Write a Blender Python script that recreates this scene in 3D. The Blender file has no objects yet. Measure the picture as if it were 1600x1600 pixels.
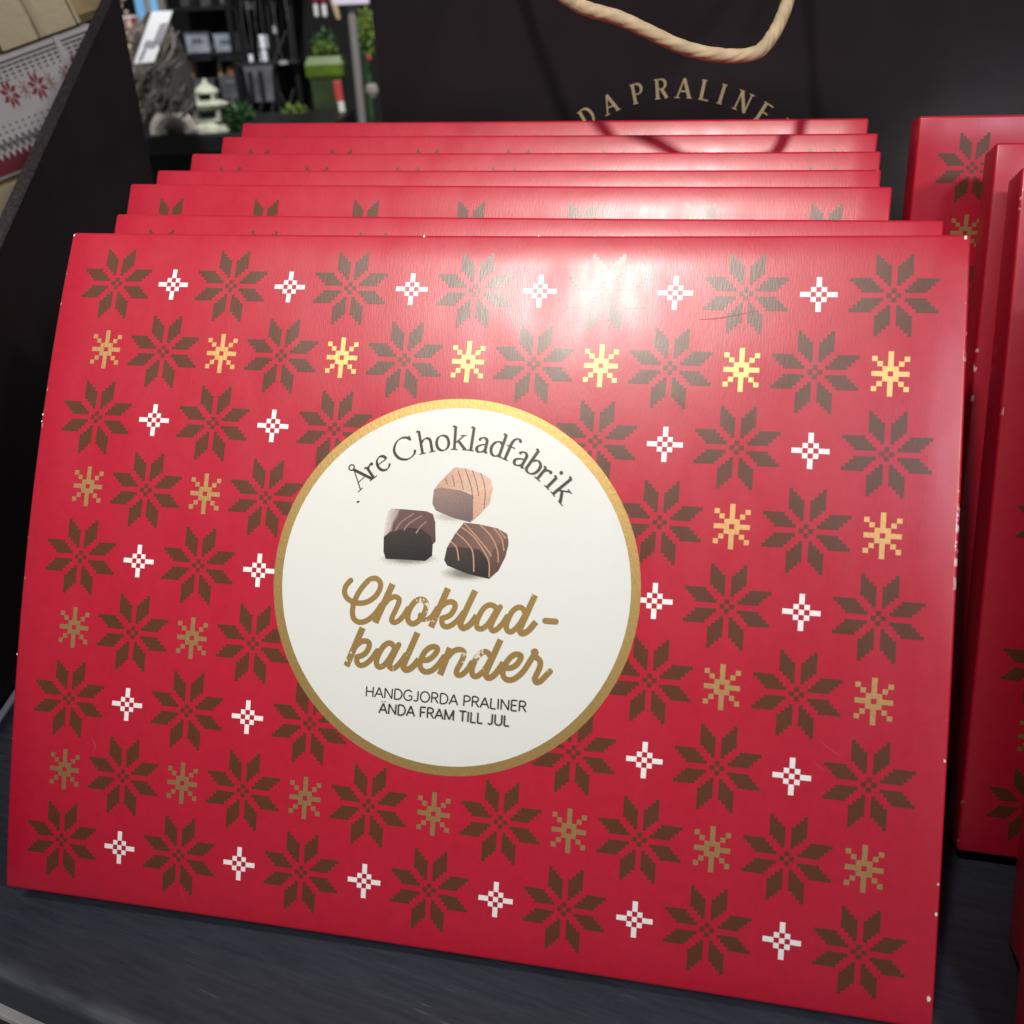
import bpy, bmesh, math, random
import numpy as np
from mathutils import Vector, Matrix
random.seed(7)
R = math.radians
scene = bpy.context.scene
C = scene.collection

# ------------------------------------------------------------------ camera
CAM = Vector((0.102671743, -0.277595973, 0.334683407))
AX_R = Vector((0.976894074, 0.210221445, -0.038534545))
AX_U = Vector((-0.06024506, 0.443845535, 0.894075877))
AX_B = Vector((0.205057309, -0.87109591, 0.446254877))
FPX = 1597.70
cd = bpy.data.cameras.new('camera')
cam = bpy.data.objects.new('camera', cd); C.objects.link(cam)
M4 = Matrix.Identity(4)
for i in range(3):
    M4[i][0] = AX_R[i]; M4[i][1] = AX_U[i]; M4[i][2] = AX_B[i]; M4[i][3] = CAM[i]
cam.matrix_world = M4
cd.sensor_width = 36.0; cd.lens = 36.0 * FPX / 1600.0
cd.clip_start = 0.01; cd.clip_end = 60.0
cd.dof.use_dof = True; cd.dof.focus_distance = 0.43; cd.dof.aperture_fstop = 14.0
scene.camera = cam
scene.render.resolution_x = 1024; scene.render.resolution_y = 1024

# ------------------------------------------------------------------ light
world = bpy.data.worlds.new('World'); scene.world = world; world.use_nodes = True
bg = world.node_tree.nodes['Background']
bg.inputs[0].default_value = (0.93, 0.95, 1.0, 1.0); bg.inputs[1].default_value = 0.15

def area(name, loc, target, size, power, color):
    l = bpy.data.lights.new(name, 'AREA'); l.shape = 'DISK'; l.size = size; l.energy = power; l.color = color
    o = bpy.data.objects.new(name, l); C.objects.link(o)
    o.location = loc
    o.rotation_euler = (Vector(target) - Vector(loc)).to_track_quat('-Z', 'Y').to_euler()
    return o
def spot(name, loc, target, cone, radius, power, color):
    l = bpy.data.lights.new(name, 'SPOT'); l.energy = power; l.color = color; l.spot_size = R(cone); l.spot_blend = 1.0; l.shadow_soft_size = radius
    o = bpy.data.objects.new(name, l); C.objects.link(o); o.location = loc
    o.rotation_euler = (Vector(target) - Vector(loc)).to_track_quat('-Z', 'Y').to_euler()
    return o
spot('ceiling_spot', (-0.175, -0.68, 1.44), (-0.04, 0.19, 0.22), 29, 0.05, 82.0, (1.0, 0.95, 0.88))   # narrow shop spot, mirrored in the varnish
spot('ceiling_spot', (-0.45, 0.75, 2.2), (-0.85, 2.7, 0.25), 58, 0.15, 410.0, (1.0, 0.98, 0.95))         # garden corner behind
area('ceiling_spot', (1.15, -0.85, 1.10), (0.10, 0.10, 0.15), 0.22, 12.5, (1.0, 0.95, 0.89))    # key, from the right
area('ceiling_spot', (0.62, -1.00, 1.22), (0.18, 0.08, 0.15), 0.14, 4.2, (0.74, 0.78, 1.0))

vs = scene.view_settings
vs.view_transform = 'Standard'; vs.look = 'None'; vs.exposure = 0.0; vs.gamma = 1.0; vs.use_curve_mapping = False

# ------------------------------------------------------------------ picture geometry (directions only)
def ray(px, py):
    return (AX_R * ((px - 800) / FPX) - AX_U * ((py - 800) / FPX) - AX_B)
def on_plane(px, py, pt, nn):
    d = ray(px, py); pt = Vector(pt); nn = Vector(nn)
    return CAM + d * ((pt - CAM).dot(nn) / d.dot(nn))
def at_depth(px, py, dist):
    return CAM + ray(px, py) * dist

# ------------------------------------------------------------------ helpers
def obj(name, verts, faces, mat=None, parent=None, smooth=False):
    me = bpy.data.meshes.new(name); me.from_pydata([tuple(v) for v in verts], [], faces); me.update()
    if smooth:
        for p in me.polygons: p.use_smooth = True
    o = bpy.data.objects.new(name, me); C.objects.link(o)
    if mat: me.materials.append(mat)
    if parent: o.parent = parent
    return o
def bm_obj(name, bm, mat=None, parent=None, smooth=False):
    me = bpy.data.meshes.new(name); bm.to_mesh(me); bm.free()
    if smooth:
        for p in me.polygons: p.use_smooth = True
    o = bpy.data.objects.new(name, me); C.objects.link(o)
    if mat: me.materials.append(mat)
    if parent: o.parent = parent
    return o
def empty(name, loc, rot=(0, 0, 0)):
    o = bpy.data.objects.new(name, None); C.objects.link(o); o.location = loc; o.rotation_euler = rot
    o.empty_display_size = 0.05
    return o
def tag(o, label=None, cat=None, group=None, kind=None):
    if label: o['label'] = label
    if cat: o['category'] = cat
    if group: o['group'] = group
    if kind: o['kind'] = kind
    return o
def add_box(bm, c, s, rz=0.0, bev=0.0, rx=0.0, ry=0.0):
    m = Matrix.Translation(c) @ Matrix.Rotation(rz, 4, 'Z') @ Matrix.Rotation(ry, 4, 'Y') @ Matrix.Rotation(rx, 4, 'X') @ Matrix.Diagonal((s[0], s[1], s[2], 1))
    r = bmesh.ops.create_cube(bm, size=1.0, matrix=m)
    if bev > 0:
        es = list({e for v in r['verts'] for e in v.link_edges})
        bmesh.ops.bevel(bm, geom=es, offset=bev, segments=2, affect='EDGES', profile=0.5)
def add_tube(bm, pts, rad, seg=10, caps=True, flat=1.0):
    pts = [Vector(p) for p in pts]; n = len(pts)
    rads = rad if isinstance(rad, (list, tuple)) else [rad] * n
    rings = []; ref = Vector((0.13, 0.21, 0.97)).normalized()
    for i, p in enumerate(pts):
        tng = (pts[min(i + 1, n - 1)] - pts[max(i - 1, 0)]).normalized()
        a = tng.cross(ref)
        if a.length < 1e-3: a = tng.cross(Vector((1, 0, 0)))
        a.normalize(); b = tng.cross(a).normalized()
        rings.append([bm.verts.new(p + (a * math.cos(t) + b * math.sin(t) * flat) * rads[i]) for t in [2 * math.pi * k / seg for k in range(seg)]])
    for i in range(n - 1):
        for k in range(seg):
            bm.faces.new((rings[i][k], rings[i][(k + 1) % seg], rings[i + 1][(k + 1) % seg], rings[i + 1][k]))
    if caps:
        bm.faces.new(rings[0][::-1]); bm.faces.new(rings[-1])
def add_lathe(bm, prof, c=(0, 0, 0), seg=20, sx=1.0, sy=1.0, rot=0.0):
    c = Vector(c); rings = []
    for r, z in prof:
        rings.append([bm.verts.new(c + Vector((r * sx * math.cos(t + rot), r * sy * math.sin(t + rot), z))) for t in [2 * math.pi * k / seg for k in range(seg)]])
    for i in range(len(rings) - 1):
        for k in range(seg):
            bm.faces.new((rings[i][k], rings[i][(k + 1) % seg], rings[i + 1][(k + 1) % seg], rings[i + 1][k]))
    bm.faces.new(rings[0][::-1]); bm.faces.new(rings[-1])

# ------------------------------------------------------------------ materials
MATS = {}
def mat(name, col, rough=0.5, metal=0.0, coat=0.0, coat_rough=0.3, spec=0.5, noise=None, bump=None, sheen=0.0, warp=False):
    """noise=(scale, amount, stretch xyz), bump=(scale, strength, stretch xyz)"""
    if name in MATS: return MATS[name]
    m = bpy.data.materials.new(name); m.use_nodes = True; nt = m.node_tree; N = nt.nodes; Lk = nt.links
    b = N['Principled BSDF']
    b.inputs['Base Color'].default_value = (*col, 1); b.inputs['Roughness'].default_value = rough
    b.inputs['Metallic'].default_value = metal; b.inputs['Specular IOR Level'].default_value = spec
    b.inputs['Coat Weight'].default_value = coat; b.inputs['Coat Roughness'].default_value = coat_rough
    if sheen: b.inputs['Sheen Weight'].default_value = sheen
    tc = N.new('ShaderNodeTexCoord')
    def nz(scale, stretch, detail=4):
        mp = N.new('ShaderNodeMapping'); mp.inputs['Scale'].default_value = stretch
        Lk.new(tc.outputs['Object'], mp.inputs['Vector'])
        t = N.new('ShaderNodeTexNoise'); t.inputs['Scale'].default_value = scale; t.inputs['Detail'].default_value = detail
        Lk.new(mp.outputs['Vector'], t.inputs['Vector']); return t
    if noise:
        t = nz(noise[0], noise[2] if len(noise) > 2 else (1, 1, 1))
        mr = N.new('ShaderNodeMapRange'); mr.inputs['From Min'].default_value = 0.3; mr.inputs['From Max'].default_value = 0.7
        mr.inputs['To Min'].default_value = 1 - noise[1]; mr.inputs['To Max'].default_value = 1 + noise[1]
        Lk.new(t.outputs['Fac'], mr.inputs['Value'])
        hs = N.new('ShaderNodeHueSaturation'); hs.inputs['Color'].default_value = (*col, 1)
        Lk.new(mr.outputs['Result'], hs.inputs['Value']); Lk.new(hs.outputs['Color'], b.inputs['Base Color'])
    if bump:
        t = nz(bump[0], bump[2] if len(bump) > 2 else (1, 1, 1), 3)
        bp = N.new('ShaderNodeBump'); bp.inputs['Strength'].default_value = bump[1]; bp.inputs['Distance'].default_value = 0.0006
        Lk.new(t.outputs['Fac'], bp.inputs['Height'])
        if warp:                                   # the card is not quite flat and its varnish not quite even
            t2 = nz(24, (1, 1, 1), 2); b2 = N.new('ShaderNodeBump'); b2.inputs['Strength'].default_value = 1.0; b2.inputs['Distance'].default_value = 0.0003
            Lk.new(t2.outputs['Fac'], b2.inputs['Height']); Lk.new(b2.outputs['Normal'], bp.inputs['Normal'])
            t3 = nz(60, (1, 1, 0.4), 5); mr3 = N.new('ShaderNodeMapRange'); mr3.inputs['From Min'].default_value = 0.3; mr3.inputs['From Max'].default_value = 0.7
            mr3.inputs['To Min'].default_value = coat_rough - 0.045; mr3.inputs['To Max'].default_value = coat_rough + 0.045
            Lk.new(t3.outputs['Fac'], mr3.inputs['Value']); Lk.new(mr3.outputs[0], b.inputs['Coat Roughness'])
        Lk.new(bp.outputs['Normal'], b.inputs['Normal']); Lk.new(bp.outputs['Normal'], b.inputs['Coat Normal'])
    MATS[name] = m
    return m

PB = (1900, 0.05, (1.0, 1.0, 0.16))          # fine laid texture of the varnished card
CO = dict(coat=1.0, coat_rough=0.335, spec=0.10, warp=True, bump=PB)
def ink(name, col, rough=0.5): return mat(name, col, rough, noise=(700, 0.05), **CO)
M_BROWN = ink('brown_ink', (0.105, 0.031, 0.010))
M_WHITE = ink('white_ink', (0.86, 0.83, 0.80))
M_PAPER = mat('label_paper', (0.70, 0.71, 0.66), 0.5, noise=(1500, 0.012), **CO)
M_TEXT = ink('dark_text_ink', (0.045, 0.026, 0.016))
M_GOLD = mat('gold_foil', (0.58, 0.35, 0.14), 0.45, metal=0.80, noise=(900, 0.06), bump=(1100, 0.10, (1, 1, 0.4)))
M_GOLDP = mat('gold_print', (0.47, 0.31, 0.105), 0.42, metal=0.6, noise=(900, 0.08), bump=(1100, 0.10, (1, 1, 0.4)))

M_RED = mat('red_card', (0.45, 0.0070, 0.028), 0.5, noise=(260, 0.05), **CO)
def worn_card():
    """folded edges: the red ink is rubbed through to the white card in places"""
    m = mat('worn_red_edge', (0.45, 0.0070, 0.028), 0.5, noise=(260, 0.05), **CO)
    nt = m.node_tree; N = nt.nodes; Lk = nt.links; b = N['Principled BSDF']
    src = b.inputs['Base Color'].links[0].from_socket
    tc = N.new('ShaderNodeTexCoord'); oi = N.new('ShaderNodeObjectInfo'); va = N.new('ShaderNodeVectorMath'); va.operation = 'ADD'
    Lk.new(tc.outputs['Object'], va.inputs[0]); Lk.new(oi.outputs['Location'], va.inputs[1])
    n1 = N.new('ShaderNodeTexNoise'); n1.inputs['Scale'].default_value = 330; n1.inputs['Detail'].default_value = 4
    n2 = N.new('ShaderNodeTexNoise'); n2.inputs['Scale'].default_value = 30; n2.inputs['Detail'].default_value = 2
    for n in (n1, n2): Lk.new(va.outputs[0], n.inputs['Vector'])
    ad = N.new('ShaderNodeMath'); ad.operation = 'MULTIPLY_ADD'; ad.inputs[1].default_value = 0.9
    Lk.new(n2.outputs['Fac'], ad.inputs[0]); Lk.new(n1.outputs['Fac'], ad.inputs[2])
    sp = N.new('ShaderNodeSeparateXYZ'); Lk.new(tc.outputs['Object'], sp.inputs[0])
    ab = N.new('ShaderNodeMath'); ab.operation = 'ABSOLUTE'; Lk.new(sp.outputs['X'], ab.inputs[0])
    sd = N.new('ShaderNodeMapRange'); sd.inputs['From Min'].default_value = 0.176; sd.inputs['From Max'].default_value = 0.1815; sd.inputs['To Min'].default_value = -0.22; Lk.new(ab.outputs[0], sd.inputs['Value'])
    sd.inputs['To Max'].default_value = 0.0
    a2 = N.new('ShaderNodeMath'); a2.operation = 'ADD'; Lk.new(ad.outputs[0], a2.inputs[0]); Lk.new(sd.outputs[0], a2.inputs[1])
    th = N.new('ShaderNodeMapRange'); th.inputs['From Min'].default_value = 1.13; th.inputs['From Max'].default_value = 1.25
    Lk.new(a2.outputs[0], th.inputs['Value'])
    mx = N.new('ShaderNodeMix'); mx.data_type = 'RGBA'; Lk.new(th.outputs[0], mx.inputs[0]); Lk.new(src, mx.inputs[6])
    mx.inputs[7].default_value = (0.72, 0.52, 0.54, 1); Lk.new(mx.outputs[2], b.inputs['Base Color'])
    return m
M_WORN = worn_card()
M_CARDW = mat('bare_card', (0.8, 0.74, 0.68), 0.8)

def speckled_gold():
    m = mat('script_gold', (0.33, 0.205, 0.06), 0.45, metal=0.3, bump=(1100, 0.10, (1, 1, 0.4)))
    nt = m.node_tree; N = nt.nodes; Lk = nt.links; b = N['Principled BSDF']
    tc = N.new('ShaderNodeTexCoord')
    n1 = N.new('ShaderNodeTexNoise'); n1.inputs['Scale'].default_value = 900; n1.inputs['Detail'].default_value = 2
    n2 = N.new('ShaderNodeTexNoise'); n2.inputs['Scale'].default_value = 95; n2.inputs['Detail'].default_value = 1
    mp = N.new('ShaderNodeMapping'); mp.inputs['Location'].default_value = (0.031, 0, 0.017); Lk.new(tc.outputs['Object'], mp.inputs['Vector'])
    for n in (n1, n2): Lk.new(mp.outputs['Vector'], n.inputs['Vector'])
    ad = N.new('ShaderNodeMath'); ad.operation = 'MULTIPLY_ADD'; ad.inputs[1].default_value = 1.0
    Lk.new(n2.outputs['Fac'], ad.inputs[0]); Lk.new(n1.outputs['Fac'], ad.inputs[2])
    th = N.new('ShaderNodeMapRange'); th.inputs['From Min'].default_value = 1.28; th.inputs['From Max'].default_value = 1.31
    Lk.new(ad.outputs[0], th.inputs['Value'])
    mx = N.new('ShaderNodeMix'); mx.data_type = 'RGBA'; Lk.new(th.outputs[0], mx.inputs[0])
    mx.inputs[6].default_value = (0.33, 0.205, 0.06, 1); mx.inputs[7].default_value = (0.74, 0.70, 0.55, 1)
    Lk.new(mx.outputs[2], b.inputs['Base Color'])
    return m
M_SCRIPT = speckled_gold()

def picture_ink():
    m = mat('picture_ink', (0.5, 0.5, 0.5), 0.5, **CO)
    nt = m.node_tree; a = nt.nodes.new('ShaderNodeVertexColor'); a.layer_name = 'ink'
    t = nt.nodes.new('ShaderNodeTexNoise'); t.inputs['Scale'].default_value = 1400; t.inputs['Detail'].default_value = 3
    tc = nt.nodes.new('ShaderNodeTexCoord'); nt.links.new(tc.outputs['Object'], t.inputs['Vector'])
    mr = nt.nodes.new('ShaderNodeMapRange'); mr.inputs['To Min'].default_value = 0.72; mr.inputs['To Max'].default_value = 1.28
    nt.links.new(t.outputs['Fac'], mr.inputs['Value'])
    hs = nt.nodes.new('ShaderNodeHueSaturation'); nt.links.new(a.outputs['Color'], hs.inputs['Color']); nt.links.new(mr.outputs[0], hs.inputs['Value'])
    nt.links.new(hs.outputs['Color'], nt.nodes['Principled BSDF'].inputs['Base Color'])
    return m
M_PIC = picture_ink()

# ------------------------------------------------------------------ shelf
def wood_paint():
    m = bpy.data.materials.new('painted_wood'); m.use_nodes = True; nt = m.node_tree; N = nt.nodes; Lk = nt.links
    b = N['Principled BSDF']; b.inputs['Roughness'].default_value = 0.55; b.inputs['Specular IOR Level'].default_value = 0.3
    tc = N.new('ShaderNodeTexCoord')
    def nz(scale, st, det=5, rough=0.6):
        mp = N.new('ShaderNodeMapping'); mp.inputs['Scale'].default_value = st; Lk.new(tc.outputs['Object'], mp.inputs['Vector'])
        t = N.new('ShaderNodeTexNoise'); t.inputs['Scale'].default_value = scale; t.inputs['Detail'].default_value = det; t.inputs['Roughness'].default_value = rough
        Lk.new(mp.outputs['Vector'], t.inputs['Vector']); return t
    grain = nz(150, (0.22, 2.0, 1), 8, 0.75); blot = nz(9, (1, 1, 1), 4); scr = nz(330, (0.10, 2.6, 1), 2); scrm = nz(28, (0.5, 1, 1), 3)
    r = N.new('ShaderNodeValToRGB'); r.color_ramp.elements[0].position = 0.32; r.color_ramp.elements[1].position = 0.72
    r.color_ramp.elements[0].color = (0.031, 0.036, 0.051, 1); r.color_ramp.elements[1].color = (0.060, 0.067, 0.088, 1)
    Lk.new(grain.outputs['Fac'], r.inputs[0])
    mx = N.new('ShaderNodeMix'); mx.data_type = 'RGBA'; mx.blend_type = 'MULTIPLY'; mx.inputs[0].default_value = 0.5
    Lk.new(r.outputs[0], mx.inputs[6])
    br = N.new('ShaderNodeValToRGB'); br.color_ramp.elements[0].position = 0.3; br.color_ramp.elements[1].position = 0.7
    br.color_ramp.elements[0].color = (0.6, 0.6, 0.6, 1); br.color_ramp.elements[1].color = (1, 1, 1, 1); Lk.new(blot.outputs['Fac'], br.inputs[0]); Lk.new(br.outputs[0], mx.inputs[7])
    # pale scratches along the grain, in patches
    s1 = N.new('ShaderNodeMapRange'); s1.inputs['From Min'].default_value = 0.64; s1.inputs['From Max'].default_value = 0.74; Lk.new(scr.outputs['Fac'], s1.inputs['Value'])
    s2 = N.new('ShaderNodeMapRange'); s2.inputs['From Min'].default_value = 0.52; s2.inputs['From Max'].default_value = 0.68; Lk.new(scrm.outputs['Fac'], s2.inputs['Value'])
    mu = N.new('ShaderNodeMath'); mu.operation = 'MULTIPLY'; Lk.new(s1.outputs[0], mu.inputs[0]); Lk.new(s2.outputs[0], mu.inputs[1])
    # rubbed front arris (local y close to 0)
    sp = N.new('ShaderNodeSeparateXYZ'); Lk.new(tc.outputs['Object'], sp.inputs[0])
    e = N.new('ShaderNodeMapRange'); e.inputs['From Min'].default_value = 0.0075; e.inputs['From Max'].default_value = 0.0005; Lk.new(sp.outputs['Y'], e.inputs['Value'])
    ez = N.new('ShaderNodeMapRange'); ez.inputs['From Min'].default_value = -0.007; ez.inputs['From Max'].default_value = -0.001; Lk.new(sp.outputs['Z'], ez.inputs['Value'])
    em = N.new('ShaderNodeMath'); em.operation = 'MULTIPLY'; Lk.new(e.outputs[0], em.inputs[0]); Lk.new(ez.outputs[0], em.inputs[1])
    en = N.new('ShaderNodeMapRange'); en.inputs['From Min'].default_value = 0.35; en.inputs['From Max'].default_value = 0.65; Lk.new(scrm.outputs['Fac'], en.inputs['Value'])
    em2 = N.new('ShaderNodeMath'); em2.operation = 'MULTIPLY'; Lk.new(em.outputs[0], em2.inputs[0]); Lk.new(en.outputs[0], em2.inputs[1])
    mxa = N.new('ShaderNodeMath'); mxa.operation = 'MAXIMUM'; Lk.new(mu.outputs[0], mxa.inputs[0]); Lk.new(em2.outputs[0], mxa.inputs[1])
    sc = N.new('ShaderNodeMath'); sc.operation = 'MULTIPLY'; sc.inputs[1].default_value = 0.8; Lk.new(mxa.outputs[0], sc.inputs[0])
    m2 = N.new('ShaderNodeMix'); m2.data_type = 'RGBA'; Lk.new(sc.outputs[0], m2.inputs[0]); Lk.new(mx.outputs[2], m2.inputs[6]); m2.inputs[7].default_value = (0.24, 0.25, 0.27, 1)
    Lk.new(m2.outputs[2], b.inputs['Base Color'])
    bp = N.new('ShaderNodeBump'); bp.inputs['Strength'].default_value = 0.35; bp.inputs['Distance'].default_value = 0.0008
    Lk.new(grain.outputs['Fac'], bp.inputs['Height']); Lk.new(bp.outputs['Normal'], b.inputs['Normal'])
    return m
SH_YAW = R(-12.0)
# shelf front arris passes through these two points of the shelf plane
E0 = on_plane(0, 1518, (0, 0, 0), (0, 0, 1)); 
shelf = empty('shelf', E0, (0, 0, SH_YAW)); tag(shelf, kind='structure')
bm = bmesh.new()
add_box(bm, (0.30, 0.30, -0.0125), (1.5, 0.60, 0.025), bev=0.003)
bm_obj('board', bm, wood_paint(), shelf)
bm = bmesh.new(); add_box(bm, (0.30, 0.0095, -0.0272), (1.5, 0.024, 0.0036), bev=0.0006)
bm_obj('edge_trim', bm, mat('pale_trim', (0.42, 0.42, 0.40), 0.5, noise=(60, 0.2)), shelf)
bm = bmesh.new(); add_box(bm, (0.30, 0.012, -0.13), (1.5, 0.020, 0.20), bev=0.001)
bm_obj('apron', bm, mat('apron_paint', (0.012, 0.012, 0.014), 0.6), shelf)

# ------------------------------------------------------------------ calendar boxes
A = 0.0262; ASP = 1.11525588; VB = 4.79; HU = 6.97; T = 0.024
BEND = (0.00489661, -0.00139447, 0.0004435, 0.00034329, -0.00183182)
def bow(ug, vg):
    U = ug / 6; V = vg / 4
    return (BEND[0] + BEND[1] * U + BEND[2] * V) * (1 - V * V) + BEND[3] * U * V + BEND[4] * (1 - U * U)
class Face:
    """maps print coordinates (X, Y in column spacings, origin = middle of the face) to the box's own space"""
    def __init__(s, k, curl=0.0): s.k = k; s.curl = curl
    def p(s, X, Y, h=0.0):
        c = s.curl * max(0.0, (Y / ASP / 4 - 0.7) / 0.5) ** 2      # top edge curled back a little
        return (X * A, -(T + s.k * bow(X, Y / ASP) - c + h), (Y + VB * ASP) * A)
def make_body(fc, parent):
    bm = bmesh.new(); nu, nv = 28, 22
    hx, hy = HU, VB * ASP
    g = [[bm.verts.new(fc.p(-hx + 2 * hx * i / nu, -hy + 2 * hy * j / nv)) for i in range(nu + 1)] for j in range(nv + 1)]
    for j in range(nv):
        for i in range(nu): bm.faces.new((g[j][i], g[j][i + 1], g[j + 1][i + 1], g[j + 1][i]))
    bk = {}
    rim = [(0, i) for i in range(nu + 1)] + [(j, nu) for j in range(1, nv + 1)] + [(nv, i) for i in range(nu - 1, -1, -1)] + [(j, 0) for j in range(nv - 1, 0, -1)]
    for j, i in rim: v = g[j][i].co; bk[(j, i)] = bm.verts.new((v.x, 0.0, v.z))
    for a, b in zip(rim, rim[1:] + rim[:1]): bm.faces.new((g[a[0]][a[1]], bk[a], bk[b], g[b[0]][b[1]]))
    bm.faces.new([bk[a] for a in rim])
    bmesh.ops.recalc_face_normals(bm, faces=bm.faces)
    rv = {g[j][i] for j, i in rim}
    corners = {g[0][0], g[0][nu], g[nv][0], g[nv][nu]}
    es = [e for e in bm.edges if e.verts[0] in rv and e.verts[1] in rv and len(e.link_faces) == 2 and abs(e.link_faces[0].normal.dot(e.link_faces[1].normal)) < 0.6]
    es += [e for e in bm.edges if any(v in corners for v in e.verts) and any(v in set(bk.values()) for v in e.verts)]
    res = bmesh.ops.bevel(bm, geom=list(set(es)), offset=0.0013, segments=3, affect='EDGES', profile=0.5, clamp_overlap=True)
    for f in res['faces']: f.material_index = 1
    o = bm_obj('carton', bm, M_RED, parent); o.data.materials.append(M_WORN)
    for p in o.data.polygons: p.use_smooth = True
    o.data.set_sharp_from_angle(angle=R(50))
    return o

# --- print collectors
class Print:
    def __init__(s, fc, h): s.fc = fc; s.h = h; s.v = []; s.f = []; s.col = []; s.layer = 0
    def poly(s, pts, h=0.0, col=None):
        n = len(s.v); s.v += [s.fc.p(x, y, s.h + h) for x, y in pts]; s.f.append(tuple(range(n, n + len(pts))))
        s.col += ([col] * len(pts) if col is None or not isinstance(col, list) else col)
    def rect(s, x0, y0, x1, y1): s.poly([(x0, y0), (x1, y0), (x1, y1), (x0, y1)])
    def ribbon(s, pts, w, closed=False, caps='round', col=None):
        """continuous stroke; w = number or function(direction angle, t)"""
        h = s.layer * 6e-6; s.layer += 1
        P = [np.array(p, float) for p in pts]; n = len(P); Lf = []; Rt = []; W = []
        for i in range(n):
            if closed: d = P[(i + 1) % n] - P[i - 1]
            else: d = P[min(i + 1, n - 1)] - P[max(i - 1, 0)]
            d = d / (np.linalg.norm(d) + 1e-12); ww = w(math.atan2(d[1], d[0]), i / max(n - 1, 1)) if callable(w) else w
            nn = np.array((-d[1], d[0])); Lf.append(P[i] + nn * ww / 2); Rt.append(P[i] - nn * ww / 2); W.append(ww)
        for i in range(n if closed else n - 1):
            j = (i + 1) % n; s.poly([Rt[i], Rt[j], Lf[j], Lf[i]], h, col)
        if caps == 'round' and not closed:
            for e, q in ((0, 1), (n - 1, n - 2)):
                d = P[e] - P[q]; a = math.atan2(d[1], d[0])
                s.poly([(P[e][0] + W[e] / 2 * math.cos(a + t), P[e][1] + W[e] / 2 * math.sin(a + t)) for t in np.linspace(-math.pi / 2, math.pi / 2, 8)], h, col)
    def disc(s, c, r, n=20, col=None):
        h = s.layer * 6e-6; s.layer += 1
        s.poly([(c[0] + r * math.cos(2 * math.pi * k / n), c[1] + r * math.sin(2 * math.pi * k / n)) for k in range(n)], h, col)
    def build(s, name, m, parent):
        o = obj(name, s.v, s.f, m, parent)
        if any(c is not None for c in s.col):
            a = o.data.color_attributes.new('ink', 'FLOAT_COLOR', 'POINT')
            for i, c in enumerate(s.col): a.data[i].color = (*c, 1)
        return o
def smooth(pts, n=8, closed=False):
    P = [np.array(p, float) for p in pts]; out = []; m = len(P)
    if m == 2 and not closed: return [P[0] + (P[1] - P[0]) * k / n for k in range(n + 1)]
    for i in range(m if closed else m - 1):
        if closed: a, b, c, d = P[i - 1], P[i], P[(i + 1) % m], P[(i + 2) % m]
        else: a, b, c, d = P[max(i - 1, 0)], P[i], P[i + 1], P[min(i + 2, m - 1)]
        for k in range(n):
            t = k / n
            out.append(0.5 * ((2 * b) + (c - a) * t + (2 * a - 5 * b + 4 * c - d) * t * t + (3 * b - a - 3 * c + d) * t ** 3))
    if not closed: out.append(P[-1])
    return out

# --- the three knitted motifs, stitch by stitch
def brown_star(pr, cx, cy):
    q = 0.0518
    for sx in (1, -1):
        for sy in (1, -1):
            for sw in (0, 1):
                for k in range(4):
                    x0, x1 = 0.140 + 0.050 * k, 0.432 + 0.052 * k
                    y0, y1 = 0.040 + q * k, 0.040 + q * (k + 1)
                    a, b = (x0 * sx, y0 * sy), (x1 * sx, y1 * sy)
                    if sw: a, b = (a[1] * sx * sy, a[0] * sx * sy), (b[1] * sx * sy, b[0] * sx * sy)
                    xa, xb = sorted((a[0], b[0])); ya, yb = sorted((a[1], b[1]))
                    pr.rect(cx + xa, cy + ya, cx + xb, cy + yb)
    for dx, dy in ((0.066, 0), (-0.066, 0), (0, 0.066), (0, -0.066)):
        pr.rect(cx + dx - 0.033, cy + dy - 0.033, cx + dx + 0.033, cy + dy + 0.033)
def stitch(pr, cx, cy, cells, s):
    for i, j in cells: pr.rect(cx + (i - 0.5) * s, cy + (j - 0.5) * s, cx + (i + 0.5) * s, cy + (j + 0.5) * s)
WHITE = [(0, 0), (1, 1), (-1, 1), (1, -1), (-1, -1), (2, 0), (3, 0), (-2, 0), (-3, 0), (0, 2), (0, 3), (0, -2), (0, -3)]
GOLD = [(i, j) for i in (-1, 0, 1) for j in (-1, 0, 1) if (i, j) != (0, 0)] + [(2, 0), (3, 0), (-2, 0), (-3, 0)] + [(0, s * k) for s in (1, -1) for k in (2, 3, 4)] + [(a * k, b * k) for a in (1, -1) for b in (1, -1) for k in (2, 3)]

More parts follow.
